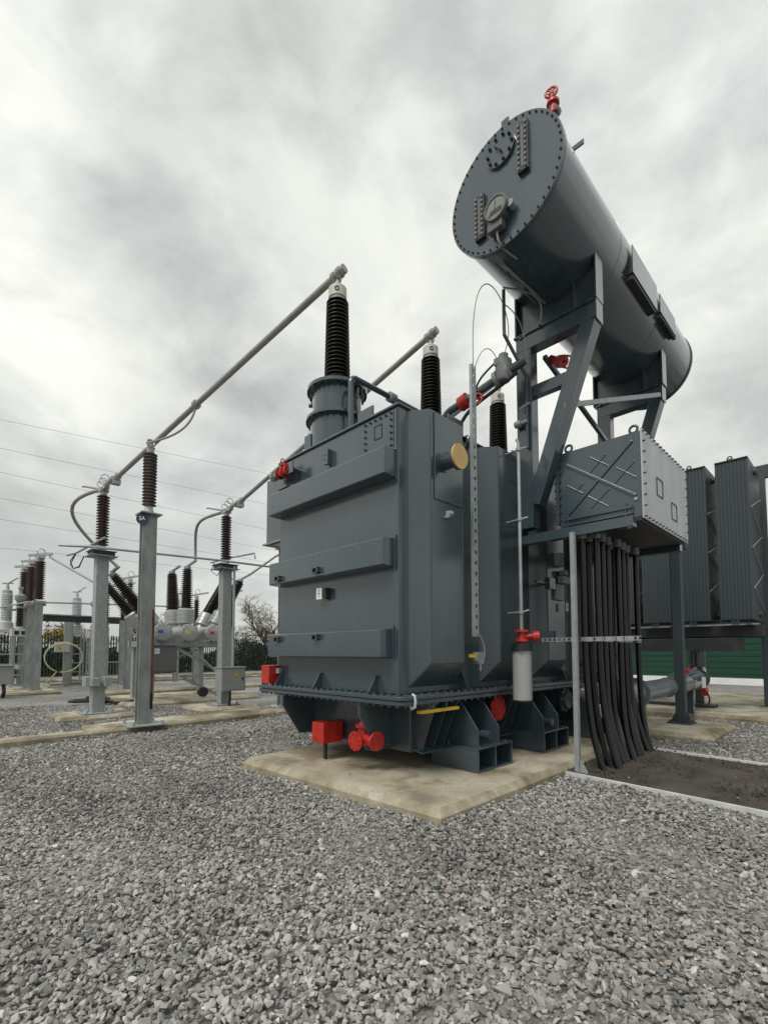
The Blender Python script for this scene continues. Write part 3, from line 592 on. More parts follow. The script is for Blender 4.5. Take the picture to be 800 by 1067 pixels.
# gauges and boxes on the side wall beyond the cable post
b = MB(); b.cyl((-3.60,7.62,3.02),(-3.60,7.62,3.24),.10,n=16); b.box(-3.64,-3.56,7.50,7.78,2.46,2.72); b.box(-3.60,-3.50,7.6,7.86,2.74,2.86); b.box(-3.60,-3.50,7.66,7.8,2.88,2.96); b.cyl((-3.66,7.35,2.74),(-3.60,7.35,2.74),.08,n=12); gb = b.build('thermometer_pocket', 'galvd', T, bevel=.006)
b = MB(); b.box(-3.53,-3.524,7.74,7.83,2.28,2.42); lb2 = b.build('label_plate', 'white', T)
b = MB(); b.box(-3.5238,-3.522,7.75,7.82,2.345,2.355); b.box(-3.5238,-3.522,7.78,7.79,2.31,2.40); b.build('print', 'print', lb2)
b = MB(); b.cyl((-3.62,7.4,2.72),(-3.62,6.9,2.70),.025,n=8); b.box(-3.64,-3.56,7.25,7.45,2.62,2.80); b.build('bracket', 'paint', T)

# silica gel breather
B = thing('breather', 'pale grey cylindrical breather with a red valve hanging below a thin pipe', 'breather', (-3.36, 5.98, .94))
bx, by = -3.36, 5.98
b = MB(); b.lathe([(.128,.945),(.128,1.62)],(bx,by,0),n=28); b.build('canister', 'canister', B, smooth=1, bevel=.004)
b = MB(); b.lathe([(.132,.925),(.132,.948)],(bx,by,0),n=24); b.lathe([(.155,1.62),(.155,1.64),(.13,1.645),(.13,1.72),(.05,1.73)],(bx,by,0),n=20); b.cyl((bx+.05,by-.12,1.66),(bx+.07,by-.16,1.66),.04,n=12); b.build('end_cap', 'black', B, smooth=1)
b = MB(); b.cyl((bx,by,1.73),(bx,by,1.90),.05,n=14)
for z_ in (1.745,1.875): b.cyl((bx,by,z_),(bx,by,z_+.03),.095,n=16)
b.cyl((bx,by,1.815),(bx+.17,by+.10,1.815),.04,n=12); b.cyl((bx+.13,by+.075,1.815),(bx+.20,by+.115,1.815),.075,n=14); b.build('valve', 'red', B, smooth=1)
b = MB(); b.tube([(bx,by,1.9),(bx,by,4.55),(bx-.05,by+.05,4.62)],.024,10); b.build('pipe', 'galvd', B, smooth=1)
for z_ in (2.15,3.45,4.45):
    b = MB(); b.cyl((bx-.22,by+.02,z_),(bx,by,z_),.012,n=6); b.cyl((bx,by,z_-.02),(bx,by,z_+.02),.038,n=12); b.cyl((bx,by,z_),(bx+.09,by+.06,z_+.03),.012,n=6); b.build('pipe_clip', 'galv', B)

# ================================================================ CONSERVATOR
CX, CZ, CR, CY0, CY1 = -3.0, 7.46, .757, 5.10, 10.80
C = thing('conservator_tank', 'dark grey horizontal oil conservator cylinder on a tall frame above the transformer', 'oil tank', (-3.0, 7.8, 3.4))
b = MB(); b.lathe([(CR,CY0),(CR,CY1-.05),(CR+.02,CY1-.05),(CR+.02,CY1),(CR*.5,CY1+.06)],(CX,0,CZ),(0,1,0),72); b.build('shell', 'paint', C, smooth=1)
for wy in (6.95,8.75):
    b = MB(); b.lathe([(CR-.01,wy),(CR+.004,wy+.004),(CR+.004,wy+.016),(CR-.01,wy+.02)],(CX,0,CZ),(0,1,0),72,caps=False); b.build('weld_seam', 'paint', C, smooth=1)
b = MB(); b.lathe([(CR+.035,CY0-.03),(CR+.035,CY0+.012)],(CX,0,CZ),(0,1,0),72); ep = b.build('end_plate', 'paint', C, smooth=1, bevel=.004)
b = MB(); b.lathe([(CR+.033,CY0+.02),(CR+.033,CY0+.05)],(CX,0,CZ),(0,1,0),72); b.build('end_flange', 'paint', C, smooth=1)
b = MB(); b.bolts([(CX+(CR+.0)*math.cos(t),CY0-.03,CZ+(CR+.0)*math.sin(t)) for t in np.linspace(0,2*math.pi,49)[:-1]],(0,-1,0),.0125,.018); b.build('bolts', 'bolt', ep, kind='stuff')
# manhole cover, two sight strips, dial
mx_, mz_ = -3.02, 7.93; b = MB(); b.lathe([(.205,0),(.205,.03),(.20,.035)],(mx_,CY0-.03,mz_),(0,-1,0),32); mh = b.build('manhole_cover', 'paint', ep, smooth=1)
b = MB(); b.bolts([(mx_+.17*math.cos(t),CY0-.065,mz_+.17*math.sin(t)) for t in np.linspace(0,2*math.pi,11)[:-1]],(0,-1,0),.019,.03)
b.tube([(mx_-.05,CY0-.065,mz_+.05),(mx_-.05,CY0-.10,mz_+.05),(mx_+.03,CY0-.10,mz_-.05),(mx_+.03,CY0-.065,mz_-.05)],.009,6); b.build('bolts', 'bolt', ep, kind='stuff')
for (sx, z0, z1) in ((-2.70,7.40,8.03),(-3.32,6.93,7.52)):
    b = MB(); b.box(sx-.07,sx+.07,CY0-.085,CY0-.03,z0,z1); s_ = b.build('sight_glass', 'grime', ep, bevel=.004)
    b = MB(); b.box(sx-.016,sx+.016,CY0-.089,CY0-.0845,z0+.05,z1-.05); b.build('glass_strip', 'cabd', ep)
    b = MB(); b.bolts([(sx+q,CY0-.085,z) for q in (-.045,.045) for z in np.linspace(z0+.04,z1-.04,9)],(0,-1,0),.013,.018); b.build('bolts', 'cab', ep, kind='stuff')
gx, gz = -3.03, 7.10; b = MB(); b.lathe([(.12,0),(.12,.09),(.155,.10),(.155,.15),(.13,.15),(.13,.135)],(gx,CY0-.03,gz),(0,-1,0),32); b.build('level_gauge', 'cabd', ep, smooth=1)
b = MB(); b.cyl((gx,CY0-.16,gz),(gx,CY0-.168,gz),.128,n=28); b.build('gauge_face', 'glass', ep)
b = MB(); b.bar((gx-.01,CY0-.171,gz-.02),(gx+.0,CY0-.171,gz+.10),.004,.008,(1,0,0)); b.prism([(gx-.10,CY0-.170,gz-.08),(gx+.10,CY0-.170,gz-.08),(gx+.08,CY0-.170,gz-.02),(gx-.07,CY0-.170,gz-.02)],(0,-.002,0)); b.build('gauge_needle', 'grime', ep)
b = MB(); b.box(gx-.13,gx+.07,CY0-.15,CY0-.05,gz-.25,gz-.15); b.build('gauge_box', 'cabd', ep, bevel=.008)
b = MB(); b.cyl((gx+.17,CY0-.03,gz-.02),(gx+.17,CY0-.12,gz-.02),.045,n=12); b.build('gauge_plug', 'galvd', ep, smooth=1); b = MB(); b.tube(bez((gx-.02,CY0-.1,gz-.26),(gx-.02,CY0-.1,gz-.42),(gx+.0,CY0-.05,gz-.46),(gx+.02,CY0+.3,gz-.40),10),.014,6); b.build('gauge_conduit', 'galvd', ep, smooth=1)
b = MB(); b.prism([(-3.04,CY0+.02,CZ+CR-.02),(-3.04,CY0+.02,CZ+CR+.17),(-2.94,CY0+.02,CZ+CR+.17),(-2.94,CY0+.02,CZ+CR-.02)],(0,.03,0)); b.build('lifting_lug', 'paint', C)
# filling valve with hand wheel on top right
b = MB(); p = V(CX+.52,CY0+.14,CZ+.52); d = V(.62,0,.78).normalized(); b.cyl(p-d*.06,p+d*.14,.045,n=12); b.cyl(p+d*.02,p+d*.05,.09,n=14); b.cyl(p+d*.13,p+d*.16,.085,n=14); vp_ = b.build('valve_stub', 'galvd', C, smooth=1)
b = MB(); q = V(CX+.61,CY0+.10,CZ+.62); b.cyl(q-V(0,0,.06),q+V(0,-.02,.15),.045,.03,n=12); b.cyl(q+V(0,0,.04),q+V(0,0,.07),.075,n=12); w0 = q+V(0,-.04,.17); b.ring(w0,(.35,-1,.1),.068,.014,16,6)
for a_ in range(4):
    t = a_*math.pi/4; dd = V(math.cos(t),.35*math.cos(t),math.sin(t)).normalized()*.068; b.cyl(w0-dd,w0+dd,.008,n=5)
b.build('hand_wheel_valve', 'red', C, smooth=1, label='red hand wheel valve on top of the conservator')
b = MB(); b.box(CX+.58,CX+.76,CY0+.60,CY0+.62,CZ+.46,CZ+.52); b.build('lug', 'paint', C)
# nameplates on brackets on the right side
for (y0, y1, z0, z1) in ((7.30,8.45,7.16,7.58),(8.62,9.5,7.24,7.55)):
    b = MB(); xo = CX+CR+.025; b.box(xo,xo+.014,y0,y1,z0,z1); b.build('name_plate', 'paint', C, bevel=.003)
    b = MB(); b.box(CX+CR-.12,xo,y0+.03,y0+.05,z0+.02,z1-.15); b.box(CX+CR-.12,xo,y1-.05,y1-.03,z0+.02,z1-.15); b.box(CX+CR-.12,xo,y0+.05,y1-.05,z0-.06,z0+.035); b.build('plate_bracket', 'grime', C)
b = MB(); b.bolts([(CX+CR+.03,y,7.2) for y in (8.9,9.0,9.1,9.2,9.3,9.4)],(0,0,-1),.03,.07); b.build('bolts', 'bolt', C, kind='stuff')
# saddles and frames
def frame(y, xl, xr, zb):
    b = MB(); b.box(xl,xr,y-.10,y+.10,6.14,6.36); b.build('cross_beam', 'paint', C, bevel=.006)
    b = MB(); b.box(xr,xr+.014,y-.11,y+.11,6.10,6.38); b.build('end_stop', 'paint', C)
    b = MB(); b.box(xl-.02,xr-.02,y-.13,y+.13,6.362,6.39); sp_ = b.build('saddle_base', 'paint', C)
    b = MB(); b.bolts([(x,y-.13,6.375) for x in np.linspace(xl+.1,xr-.15,4)],(0,-1,0),.014,.02); b.bolts([(x,s*.09+y,6.36) for x in np.linspace(xl+.1,xr-.15,4) for s in (-1,1)],(0,0,-1),.018,.03); b.build('bolts', 'bolt', sp_, kind='stuff')
    xs = np.linspace(-.60,.60,13); top = [(CX+x, y-.012, CZ-math.sqrt(CR**2-x*x)+.015) for x in xs]
    b = MB(); b.prism([(CX-.60,y-.012,6.39)]+top+[(CX+.60,y-.012,6.39)],(0,.024,0)); b.build('saddle_web', 'paint', C)
    for x in (-.60,.30,.60):
        zt = CZ-math.sqrt(CR**2-x*x)+.03; b = MB(); b.prism([(CX+x-.012,y-.12,6.39),(CX+x-.012,y+.12,6.39),(CX+x-.012,y+.12,zt),(CX+x-.012,y-.12,zt)],(.022,0,0)); b.build('saddle_gusset', 'paint', C)
    b = MB(); b.box(xl,xl+.022,y-.10,y+.10,zb,6.14); b.box(xl+.218,xl+.24,y-.10,y+.10,zb,6.14); b.box(xl+.022,xl+.218,y-.10,y-.078,zb,6.14); b.box(xl+.022,xl+.218,y+.06,y+.082,zb,6.14); b.build('column', 'paint', C, bevel=.004)
    b = MB(); b.bar((xl+.24,y,zb+.35),(xr-.10,y,6.14),.20,.22,(0,1,0)); b.build('raking_leg', 'paint', C, bevel=.006)
    b = MB(); b.bar((xl+.24,y-.02,5.47),(-2.76,y-.02,5.47),.12,.17); b.build('tie_beam', 'paint', C, bevel=.004)
frame(6.50,-3.61,-2.41,3.42); frame(9.45,-3.55,-2.42,3.3)
b = MB(); b.box(-3.85,-3.61,6.40,6.60,3.42,3.60); b.box(-3.85,-3.61,6.60,6.63,3.42,4.6); b.box(-3.60,-3.36,6.375,6.398,3.42,3.9); b.build('column_bracket', 'paint', C)
for z_ in (3.44,3.78,4.12,4.46): 
    b = MB(); b.box(-3.72,-3.61,6.10,6.40,z_,z_+.02); b.build('bracket_rib', 'paint', C)
b = MB(); b.box(-3.73,-3.72,6.08,6.40,3.42,4.50); b.build('bracket_plate', 'paint', C)
b = MB(); b.bar((-2.86,6.38,5.05),(-2.44,9.3,6.17),.04,.07); b.build('stay_bar', 'galv', C)
b = MB(); b.bar((-3.3,6.7,6.1),(-3.2,9.3,5.3),.06,.06); b.build('cross_brace', 'paint', C)
b = MB(); b.tube([(-3.42,5.75,6.70),(-3.42,5.75,6.05),(-3.36,6.25,5.62),(-3.42,6.36,5.3),(-3.42,6.36,4.6)],.026,8); dp = b.build('breather_pipe', 'paint', C, smooth=1)
b = MB(); b.cyl((-3.52,6.33,5.22),(-3.36,6.33,5.26),.02,n=8); b.cyl((-3.60,6.33,5.0),(-3.50,6.33,5.0),.05,n=12); b.cyl((-3.5,6.33,5.0),(-3.40,6.33,5.0),.03,n=10); b.build('pipe_clip', 'galvd', C, smooth=1)
b = MB(); b.tube([(-3.30,CY0+.25,6.76),(-3.25,6.4,6.76)],.018,6); b.tube([(-3.18,CY0+.25,6.70),(-3.13,6.4,6.70)],.018,6); b.tube(bez((-3.4,5.7,6.7),(-3.1,6.1,6.7),(-3.1,6.36,6.75),(-3.2,6.38,6.42),10)+[(-3.55,6.38,6.34)],.012,6); b.tube(bez((-3.42,5.75,6.5),(-3.3,5.9,6.4),(-3.25,6.05,6.2),(-3.3,6.15,5.8),8),.008,5); b.build('conduit', 'galvd', C, smooth=1)
b = MB(); b.cyl((-3.28,6.85,6.12),(-3.15,6.85,6.02),.06,n=12); b.cyl((-3.15,6.85,6.02),(-3.05,6.82,5.97),.09,n=14); b.ring((-3.0,6.80,5.93),(.6,-.7,-.3),.085,.014,14,6); b.cyl((-3.1,6.82,6.0),(-3.0,6.80,5.93),.015,n=6); b.build('drain_valve', 'red', C, smooth=1, label='red drain valve under the conservator')

# ================================================================ CABLE BOX
K = thing('cable_box', 'dark grey steel cable box with a bright end plate and a ribbed cross', 'cable box', (-2.5, 7.6, 3.3))
bx0, bx1, by0, by1, bz0, bz1 = -3.06, -1.96, 6.60, 8.68, 3.34, 4.47
b = MB(); b.box(bx0,bx1-.01,by0,by1,bz0,bz1); b.build('housing', 'paint', K, bevel=.008)
b = MB(); b.box(bx1-.008,bx1+.012,by0-.02,by1+.02,bz0-.03,bz1+.02); e_ = b.build('end_plate', 'bright', K, bevel=.003, label='bright unpainted end plate')
bl = [(bx1+.012,y,z) for y in np.linspace(by0+.03,by1-.03,15) for z in (bz0,bz1-.01)]+[(bx1+.012,y,z) for y in (by0+.03,by1-.03) for z in np.linspace(bz0+.14,bz1-.14,7)]
b = MB(); b.bolts(bl,(1,0,0),.011,.026); b.build('bolts', 'bolt', e_, kind='stuff')
for (y, z) in ((7.28,3.86),(7.95,3.66)):
    b = MB(); hw, hh = .13, .12
    for zz in (z-hh,z+hh): b.box(bx1+.0125,bx1+.02,y-hw,y+hw,zz-.006,zz+.006)
    for yy in (y-hw,y+hw): b.box(bx1+.0125,bx1+.02,yy-.006,yy+.006,z-hh+.006,z+hh-.006)
    b.build('plate_frame', 'bolt', e_)
def xbar(x0, z0, x1, z1, w_, t_): 
    b = MB(); b.bar((x0,by0-t_/2+.001,z0),(x1,by0-t_/2+.001,z1),w_,t_,(0,1,0)); return b.build('cross_rib', 'paint', K, bevel=.003)
xbar(-2.95,4.28,-2.04,3.62,.035,.026); xbar(-2.93,3.56,-2.07,4.36,.034,.022)
for a_, b_ in (((-2.62,4.30),(-2.36,4.10)),((-2.28,4.06),(-2.03,3.86)),((-2.95,3.98),(-2.72,3.81)),((-2.66,3.76),(-2.38,3.55)),((-2.62,3.58),(-2.36,3.80)),((-2.30,3.85),(-2.05,4.08)),((-2.82,3.86),(-2.72,3.96)),((-2.64,4.06),(-2.40,4.28))):
    xbar(a_[0],a_[1],b_[0],b_[1],.016,.012)
b = MB(); b.box(bx0-.05,bx0,by0-.03,by1,bz0+.1,bz1-.03); fl_ = b.build('rear_flange', 'paint', K)
b = MB(); b.bolts([(bx0-.05,by0+.0,z) for z in np.linspace(bz0+.15,bz1-.08,9)],(-1,0,0),.016,.025); b.bolts([(bx0+.0,by0+.0,z) for z in np.linspace(bz0+.15,bz1-.08,9)],(1,0,0),.016,.025); b.build('bolts', 'bolt', fl_, kind='stuff')
b = MB(); b.box(-2.98,-2.08,by0-.06,by0-.03,3.46,3.50); b.box(-2.98,-2.08,by0-.06,by0-.03,3.38,3.41); b.cyl((-2.93,by0-.045,3.33),(-2.93,by0-.045,3.55),.012,n=6); b.cyl((-2.16,by0-.045,3.33),(-2.16,by0-.045,3.55),.012,n=6); b.box(-2.98,-2.08,by0-.03,by0-.001,3.40,3.47); b.build('clamp_bar', 'paint', K)
b = MB(); b.box(-3.60,-2.04,by0-.16,by0-.02,3.20,3.335); b.build('support_beam', 'paint', K, bevel=.004)
b = MB(); b.box(-3.60,-2.04,by1-.1,by1+.04,3.20,3.335); b.build('support_beam', 'paint', K, bevel=.004)
b = MB(); b.box(-3.10,bx1-.02,by0-.018,by1-.11,3.285,3.338); b.build('gland_plate', 'grime', K)
for (x, y) in ((-2.95,6.68),(-2.08,6.70),(-2.10,8.55)):
    b = MB(); b.ring((x,y,bz1+.075),(0,1,0),.05,.018,14,7); b.cyl((x,y,bz1-.001),(x,y,bz1+.03),.045,n=12); b.build('eye_bolt', 'paint', K, smooth=1)
b = MB(); b.box(-2.06,-2.02,by0-.02,by0,3.56,3.60); b.build('stud', 'galv', K)

# struts, cleat rail and the black power cables
for i_, (x, y, zt, nm) in enumerate(((-2.73,6.24,3.20,'galvanised strut standing on the sand in front of the black cables'),)):
    t_ = thing('cable_strut', nm, 'post', (x,y,.02)); b = MB(); b.box(x-.03,x+.03,y-.03,y-.026,.03,zt); b.box(x-.03,x-.026,y-.026,y+.03,.03,zt); b.box(x+.026,x+.03,y-.026,y+.03,.03,zt); b.build('channel', 'galv', t_)
    b = MB(); b.prism([(x+.04,y-.03,.02),(x+.14,y-.03,.02),(x+.04,y-.03,.20)],(0,.05,0)); b.box(x-.05,x+.15,y-.06,y+.06,.01,.025); b.build('foot_bracket', 'galv', t_)
t_ = thing('cleat_rail', 'slotted galvanised rail holding the black cables at waist height', 'rail', (-2.6,6.5,1.76))
b = MB(); b.box(-3.30,-1.98,6.44,6.444,1.745,1.755); b.box(-3.30,-1.98,6.44,6.444,1.79,1.80)
for x in np.arange(-3.30,-2.0,.07): b.box(x,x+.03,6.44,6.444,1.755,1.79)
b.build('rail', 'galvd', t_)
b = MB()
for x in np.arange(-2.66,-2.05,.13): b.box(x,x+.08,6.42,6.44,1.74,1.80)
b.build('cleats', 'galv', t_, kind='stuff')
b = MB(); b.box(-3.30,-3.12,6.445,6.50,1.74,1.90); b.build('bracket', 'paint', t_)
PADS_C = []
cab_lab = ['nearest','second','third','fourth','fifth','sixth','seventh','eighth','ninth','tenth','eleventh','twelfth','thirteenth','farthest']
for i in range(14):
    row = i % 2; y0 = 6.58+.132*i; xt = -2.74+.11*row+.03*math.sin(i*2.1)
    c_ = thing('power_cable', 'black power cable dropping into the sand, %s from the galvanised strut' % cab_lab[i], 'cable', (xt,y0,.02), 'black cables under the cable box')
    yb = y0-.06+.05*math.sin(i*1.7); xb = xt+.26+.06*math.sin(i*3.3)
    pts = [(xt,y0,3.30),(xt,y0,2.4),(xt+.01*math.sin(i),y0,1.8)]+bez((xt,y0,1.75),(xt+.02,y0,1.0),(xb-.20,yb,.45),(xb,yb,-.05),14)[1:]
    b = MB(); b.tube(pts,.044,10); b.build('sheath', 'cable', c_, smooth=1)
    b = MB(); b.cyl((xt,y0,1.745),(xt,y0,1.80),.050,n=12); b.build('cleat', 'galvd', c_, smooth=1)
    b = MB(); b.cyl((xt,y0,3.17),(xt,y0,3.284),.056,n=12); b.cyl((xt,y0,3.20),(xt,y0,3.23),.066,n=6); b.build('gland', 'galvd', c_, smooth=1)
    if i == 8: b = MB(); b.tube([(xt+.06,y0,3.2),(xt+.06,y0,1.2)],.018,8); tag(b.build('earth_strap', 'shrink', None, smooth=1), 'pale earth strap hanging among the black cables', 'strap')
t_ = thing('trench_edging', 'pale metal edging strip along the near side of the sand bed', 'edging', (-.8,6.0,0)); b = MB(); b.prism([(-3.06,6.20,-.02),(1.6,5.87,-.02),(1.6,5.87,.04),(-3.06,6.20,.04)],(0,-.035,0)); b.build('strip', 'edge', t_, bevel=.003)
t_ = thing('trench_edging', 'pale metal edging strip along the far side of the sand bed', 'edging', (-.8,8.4,0)); b = MB(); b.prism([(-3.02,8.64,-.02),(1.6,8.27,-.02),(1.6,8.27,.06),(-3.02,8.64,.06)],(0,-.035,0)); b.build('strip', 'edge', t_, bevel=.003)

# ================================================================ COOLER BANK
RY0, RY1, RZ0, RZ1 = 14.25, 15.95, 2.36, 6.36
def radiator(loc, label):
    r = thing('radiator', label, 'radiator', loc, 'radiators of the cooler bank')
    n = 9; wdt = .68; st = wdt/n
    me = None
    for i in range(n):
        x0 = i*st+.003; x1 = (i+1)*st-.005
        if me is None:
            b = MB(); h = RZ1-RZ0; d = RY1-RY0; xm = (x1-x0)
            b.prism([(0,.012,0),(xm*.3,0,0),(xm*.7,0,0),(xm,.012,0),(xm,d-.012,0),(xm*.7,d,0),(xm*.3,d,0),(0,d-.012,0)],(0,0,h)); o = b.build('cooling_fin', 'paint2', r, bevel=.004); me = o
        else:
            o = me.copy(); COL.objects.link(o); o.parent = r
        o.location = (x0, 0, 0)
    h = RZ1-RZ0; d = RY1-RY0
    b = MB(); b.box(.02,wdt-.02,.016,d-.02,.05,h-.05); c_ = b.build('core', 'paint2', r); c_.location = (0,0,0)
    for ez in (h-.03,.03):
        b = MB(); b.bar((0.0,-.002,ez),(wdt,-.002,ez),.05,.012); c_ = b.build('edge_bar', 'paint2', r); c_.location = (0,0,0)
    for z in (.18,h-.18):
        b = MB(); b.cyl((-.05,d*.5,z),(wdt+.05,d*.5,z),.09,n=14); c_ = b.build('header_pipe', 'paint2', r, smooth=1); c_.location = (0,0,0)
    b = MB(); b.ring((wdt*.45,.12,h+.07),(0,1,0),.045,.016,14,6); b.box(wdt*.45-.06,wdt*.45+.06,.06,.18,h,h+.04); c_ = b.build('lifting_eye', 'paint2', r, smooth=1); c_.location = (0,0,0)
    b = MB(); b.tube([(wdt*.38,-.03,-.02),(wdt*.45,-.05,.06),(wdt*.52,-.03,-.02)],.018,6); b.box(wdt*.33,wdt*.57,-.03,.05,-.06,-.001); c_ = b.build('bottom_clip', 'paint2', r, smooth=1); c_.location = (0,0,0)
    b = MB(); zz = np.linspace(h-.75,.28,7)
    for k_ in range(6):
        ya, yb = (.06, d-.10) if k_ % 2 else (d-.10, .06)
        b.cyl((wdt+.018,ya,zz[k_]),(wdt+.018,yb,zz[k_+1]),.011,n=6)
    c_ = b.build('tie_rods', 'galv', r); c_.location = (0,0,0)
    return r
r0 = radiator((-2.57,RY0,RZ0), 'grey finned radiator nearest the right edge, with zigzag tie rods on its side')
for x, lb_ in ((-3.45,'grey finned radiator second from the right, partly behind the bright end plate'),(-4.33,'grey finned radiator seen below the cable box, third from the right'),(-5.21,'grey finned radiator seen through the gap behind the black cables')):
    copy_tree(r0, loc=(x,RY0,RZ0), label=lb_)
radiator((-1.55,RY0+2.1,RZ0-.35), 'grey finned radiator cut by the right edge of the picture')
CB = thing('cooler_frame', 'dark grey steel frame carrying the radiators', 'frame', (-4,15.5,.1))
b = MB(); b.box(-8.0,-1.75,RY0+.25,RY0+.40,1.98,2.24); b.build('front_beam', 'grime', CB, bevel=.006)
b = MB(); b.box(-8.0,-1.75,RY1-.4,RY1-.25,1.98,2.24); b.build('rear_beam', 'grime', CB, bevel=.006)
for x in (-2.0,-3.6,-5.2,-7.0):
    b = MB(); b.box(x-.06,x+.06,RY0-.05,RY1+.4,2.24,2.29); b.build('cross_member', 'paint', CB)
b = MB(); b.box(-7.2,-2.3,RY0+.1,RY0+1.3,1.62,1.95); b.build('fan_tray', 'grime', CB, bevel=.01)
b = MB(); b.box(-8,-1.8,RY0+.02,RY0+.06,2.25,2.28); b.build('trim_rail', 'galvd', CB)
for (x, y) in ((-5.6,14.9),(-5.95,14.9),(-7.4,15.6)):
    b = MB(); b.box(x-.07,x+.07,y-.07,y+.07,.12,1.99); b.build('leg', 'paint', CB, bevel=.006)
b = MB(); b.box(-7.4,-5.5,14.86,14.94,1.35,1.40); b.box(-7.4,-5.5,14.86,14.94,.75,.80); b.build('leg_tie', 'paint', CB)
b = MB(); b.cyl((-3.6,16.6,.85),(-3.6,16.6,1.98),.23,n=24); b.build('down_pipe', 'paint', CB, smooth=1)
# right hand column at the frame edge
t_ = thing('steel_column', 'grey steel column at the right edge of the picture', 'column', (-1.93,16.6,.1))
b = MB(); b.box(-2.06,-1.84,16.5,16.7,.14,6.4); b.build('shaft', 'paint2', t_, bevel=.008)
b = MB(); b.box(-2.16,-1.74,16.4,16.8,.115,.14); b.build('base_plate', 'paint2', t_)
b = MB(); b.box(-2.1,1.2,16.52,16.68,6.40,6.75); b.build('top_beam', 'paint2', t_)
# column standing on its own footing beyond the cable box
t_ = thing('support_column', 'grey steel column on a concrete footing below the bright end plate', 'column', (-2.82,11.5,.12))
x, y = -2.80, 11.45
b = MB(); b.box(x-.09,x+.09,y-.09,y+.09,.15,3.75); b.build('shaft', 'paint2', t_, bevel=.008)
b = MB(); b.box(x-.22,x+.22,y-.22,y+.22,.122,.15); b.bolts([(x+s1*.17,y+s2*.17,.15) for s1 in (-1,1) for s2 in (-1,1)],(0,0,1),.022,.05); b.build('base_plate', 'paint2', t_)
for dx_, dy_ in ((1,0),(-1,0),(0,-1),(0,1)):
    b = MB(); p0 = V(x+dx_*.09,y+dy_*.09,.15); w_ = V(dx_,dy_,0)*.11; nrm = V(dy_,dx_,0)*.012
    b.prism([p0-nrm/2,p0+w_-nrm/2,p0+V(0,0,.22)-nrm/2],nrm); b.build('base_gusset', 'paint2', t_)
b = MB(); b.box(-3.6,-2.6,11.35,11.55,3.75,3.95); b.build('head_beam', 'paint', t_)
# big oil pipe to the coolers
OP = thing('oil_main', 'fat grey oil pipe running low from the transformer to the coolers', 'pipe', (-3.1,12,.1))
b = MB(); b.tube([(-3.75,8.6,.86),(-3.2,8.75,.86),(-3.0,9.0,.86),(-3.0,9.4,.86),(-3.05,12.9,.86)],.185,24); b.build('pipe', 'pipe', OP, smooth=1)
b = MB(); b.tube([(-3.05,12.9,.86),(-3.35,15.9,.86)]+[(-3.42,16.2,.88),(-3.52,16.45,.98),(-3.6,16.6,1.15)],.19,24); b.build('bend', 'paint', OP, smooth=1)
for y, rr in ((9.32,.27),(9.37,.27),(11.3,.205),(12.85,.27),(12.92,.27),(14.6,.27),(15.4,.26)):
    b = MB(); xx = -3.0-.05*(y-9) if y > 12.5 else -3.02; b.cyl((xx,y,.86),(xx,y+.035,.86),rr,n=28); b.build('pipe_flange', 'pipe', OP, smooth=1)
for (x, y) in ((-3.15,13.6),(-3.35,15.6),(-3.02,9.6)):
    b = MB(); b.box(x-.10,x+.10,y-.08,y+.08,.10 if y > 12 else -.02,.70); b.build('pipe_leg', 'paint', OP)
b = MB(); b.cyl((-3.12,13.3,1.02),(-3.12,13.3,1.22),.05,n=10); b.cyl((-3.12,13.3,1.14),(-3.12,13.3,1.18),.12,n=14); b.build('valve', 'red', OP, smooth=1, label='red valve on top of the oil main'); b = MB(); b.cyl((-2.95,14.0,.62),(-2.85,14.0,.62),.11,n=14); b.build('valve', 'red', OP, smooth=1, label='red valve on the side of the oil main')
b = MB(); b.box(-2.90,-2.83,13.7,13.80,.72,.98); b.build('valve_tag', 'white', OP, bevel=.01)
b = MB(); b.tube(bez((-2.9,13.9,.7),(-2.7,14.0,.4),(-2.9,14.2,.25),(-3.0,14.3,.2),8),.02,6); b.build('hose', 'black', OP, smooth=1)
b = MB(); b.box(-3.70,-3.45,8.95,9.25,.95,1.25); b.build('box', 'rust', OP, bevel=.01)
b = MB(); b.box(-7.2,-2.9,15.0,15.4,.12,.20); tag(b.build('skid_rail', 'grime', None), 'low dark steel skid lying under the coolers', 'skid')
# green clad building beyond
GB = thing('green_building', 'green ribbed cladding wall of a low building behind the radiators', 'building', (-8,29,0))
b = MB(); b.box(-40,6,29.0,36,.30,3.5); b.build('wall', 'green', GB)
b = MB()
for z in np.arange(.5,3.4,.30): b.box(-40,6,28.975,29.0,z,z+.03)
b.build('cladding_ribs', 'green', GB, kind='stuff')
b = MB(); b.box(-40,6,28.94,36.05,-.03,.30); b.build('plinth', 'white', GB)
b = MB(); b.box(-40.2,6.2,28.8,36.2,3.5,3.7); b.build('roof', 'grime', GB)

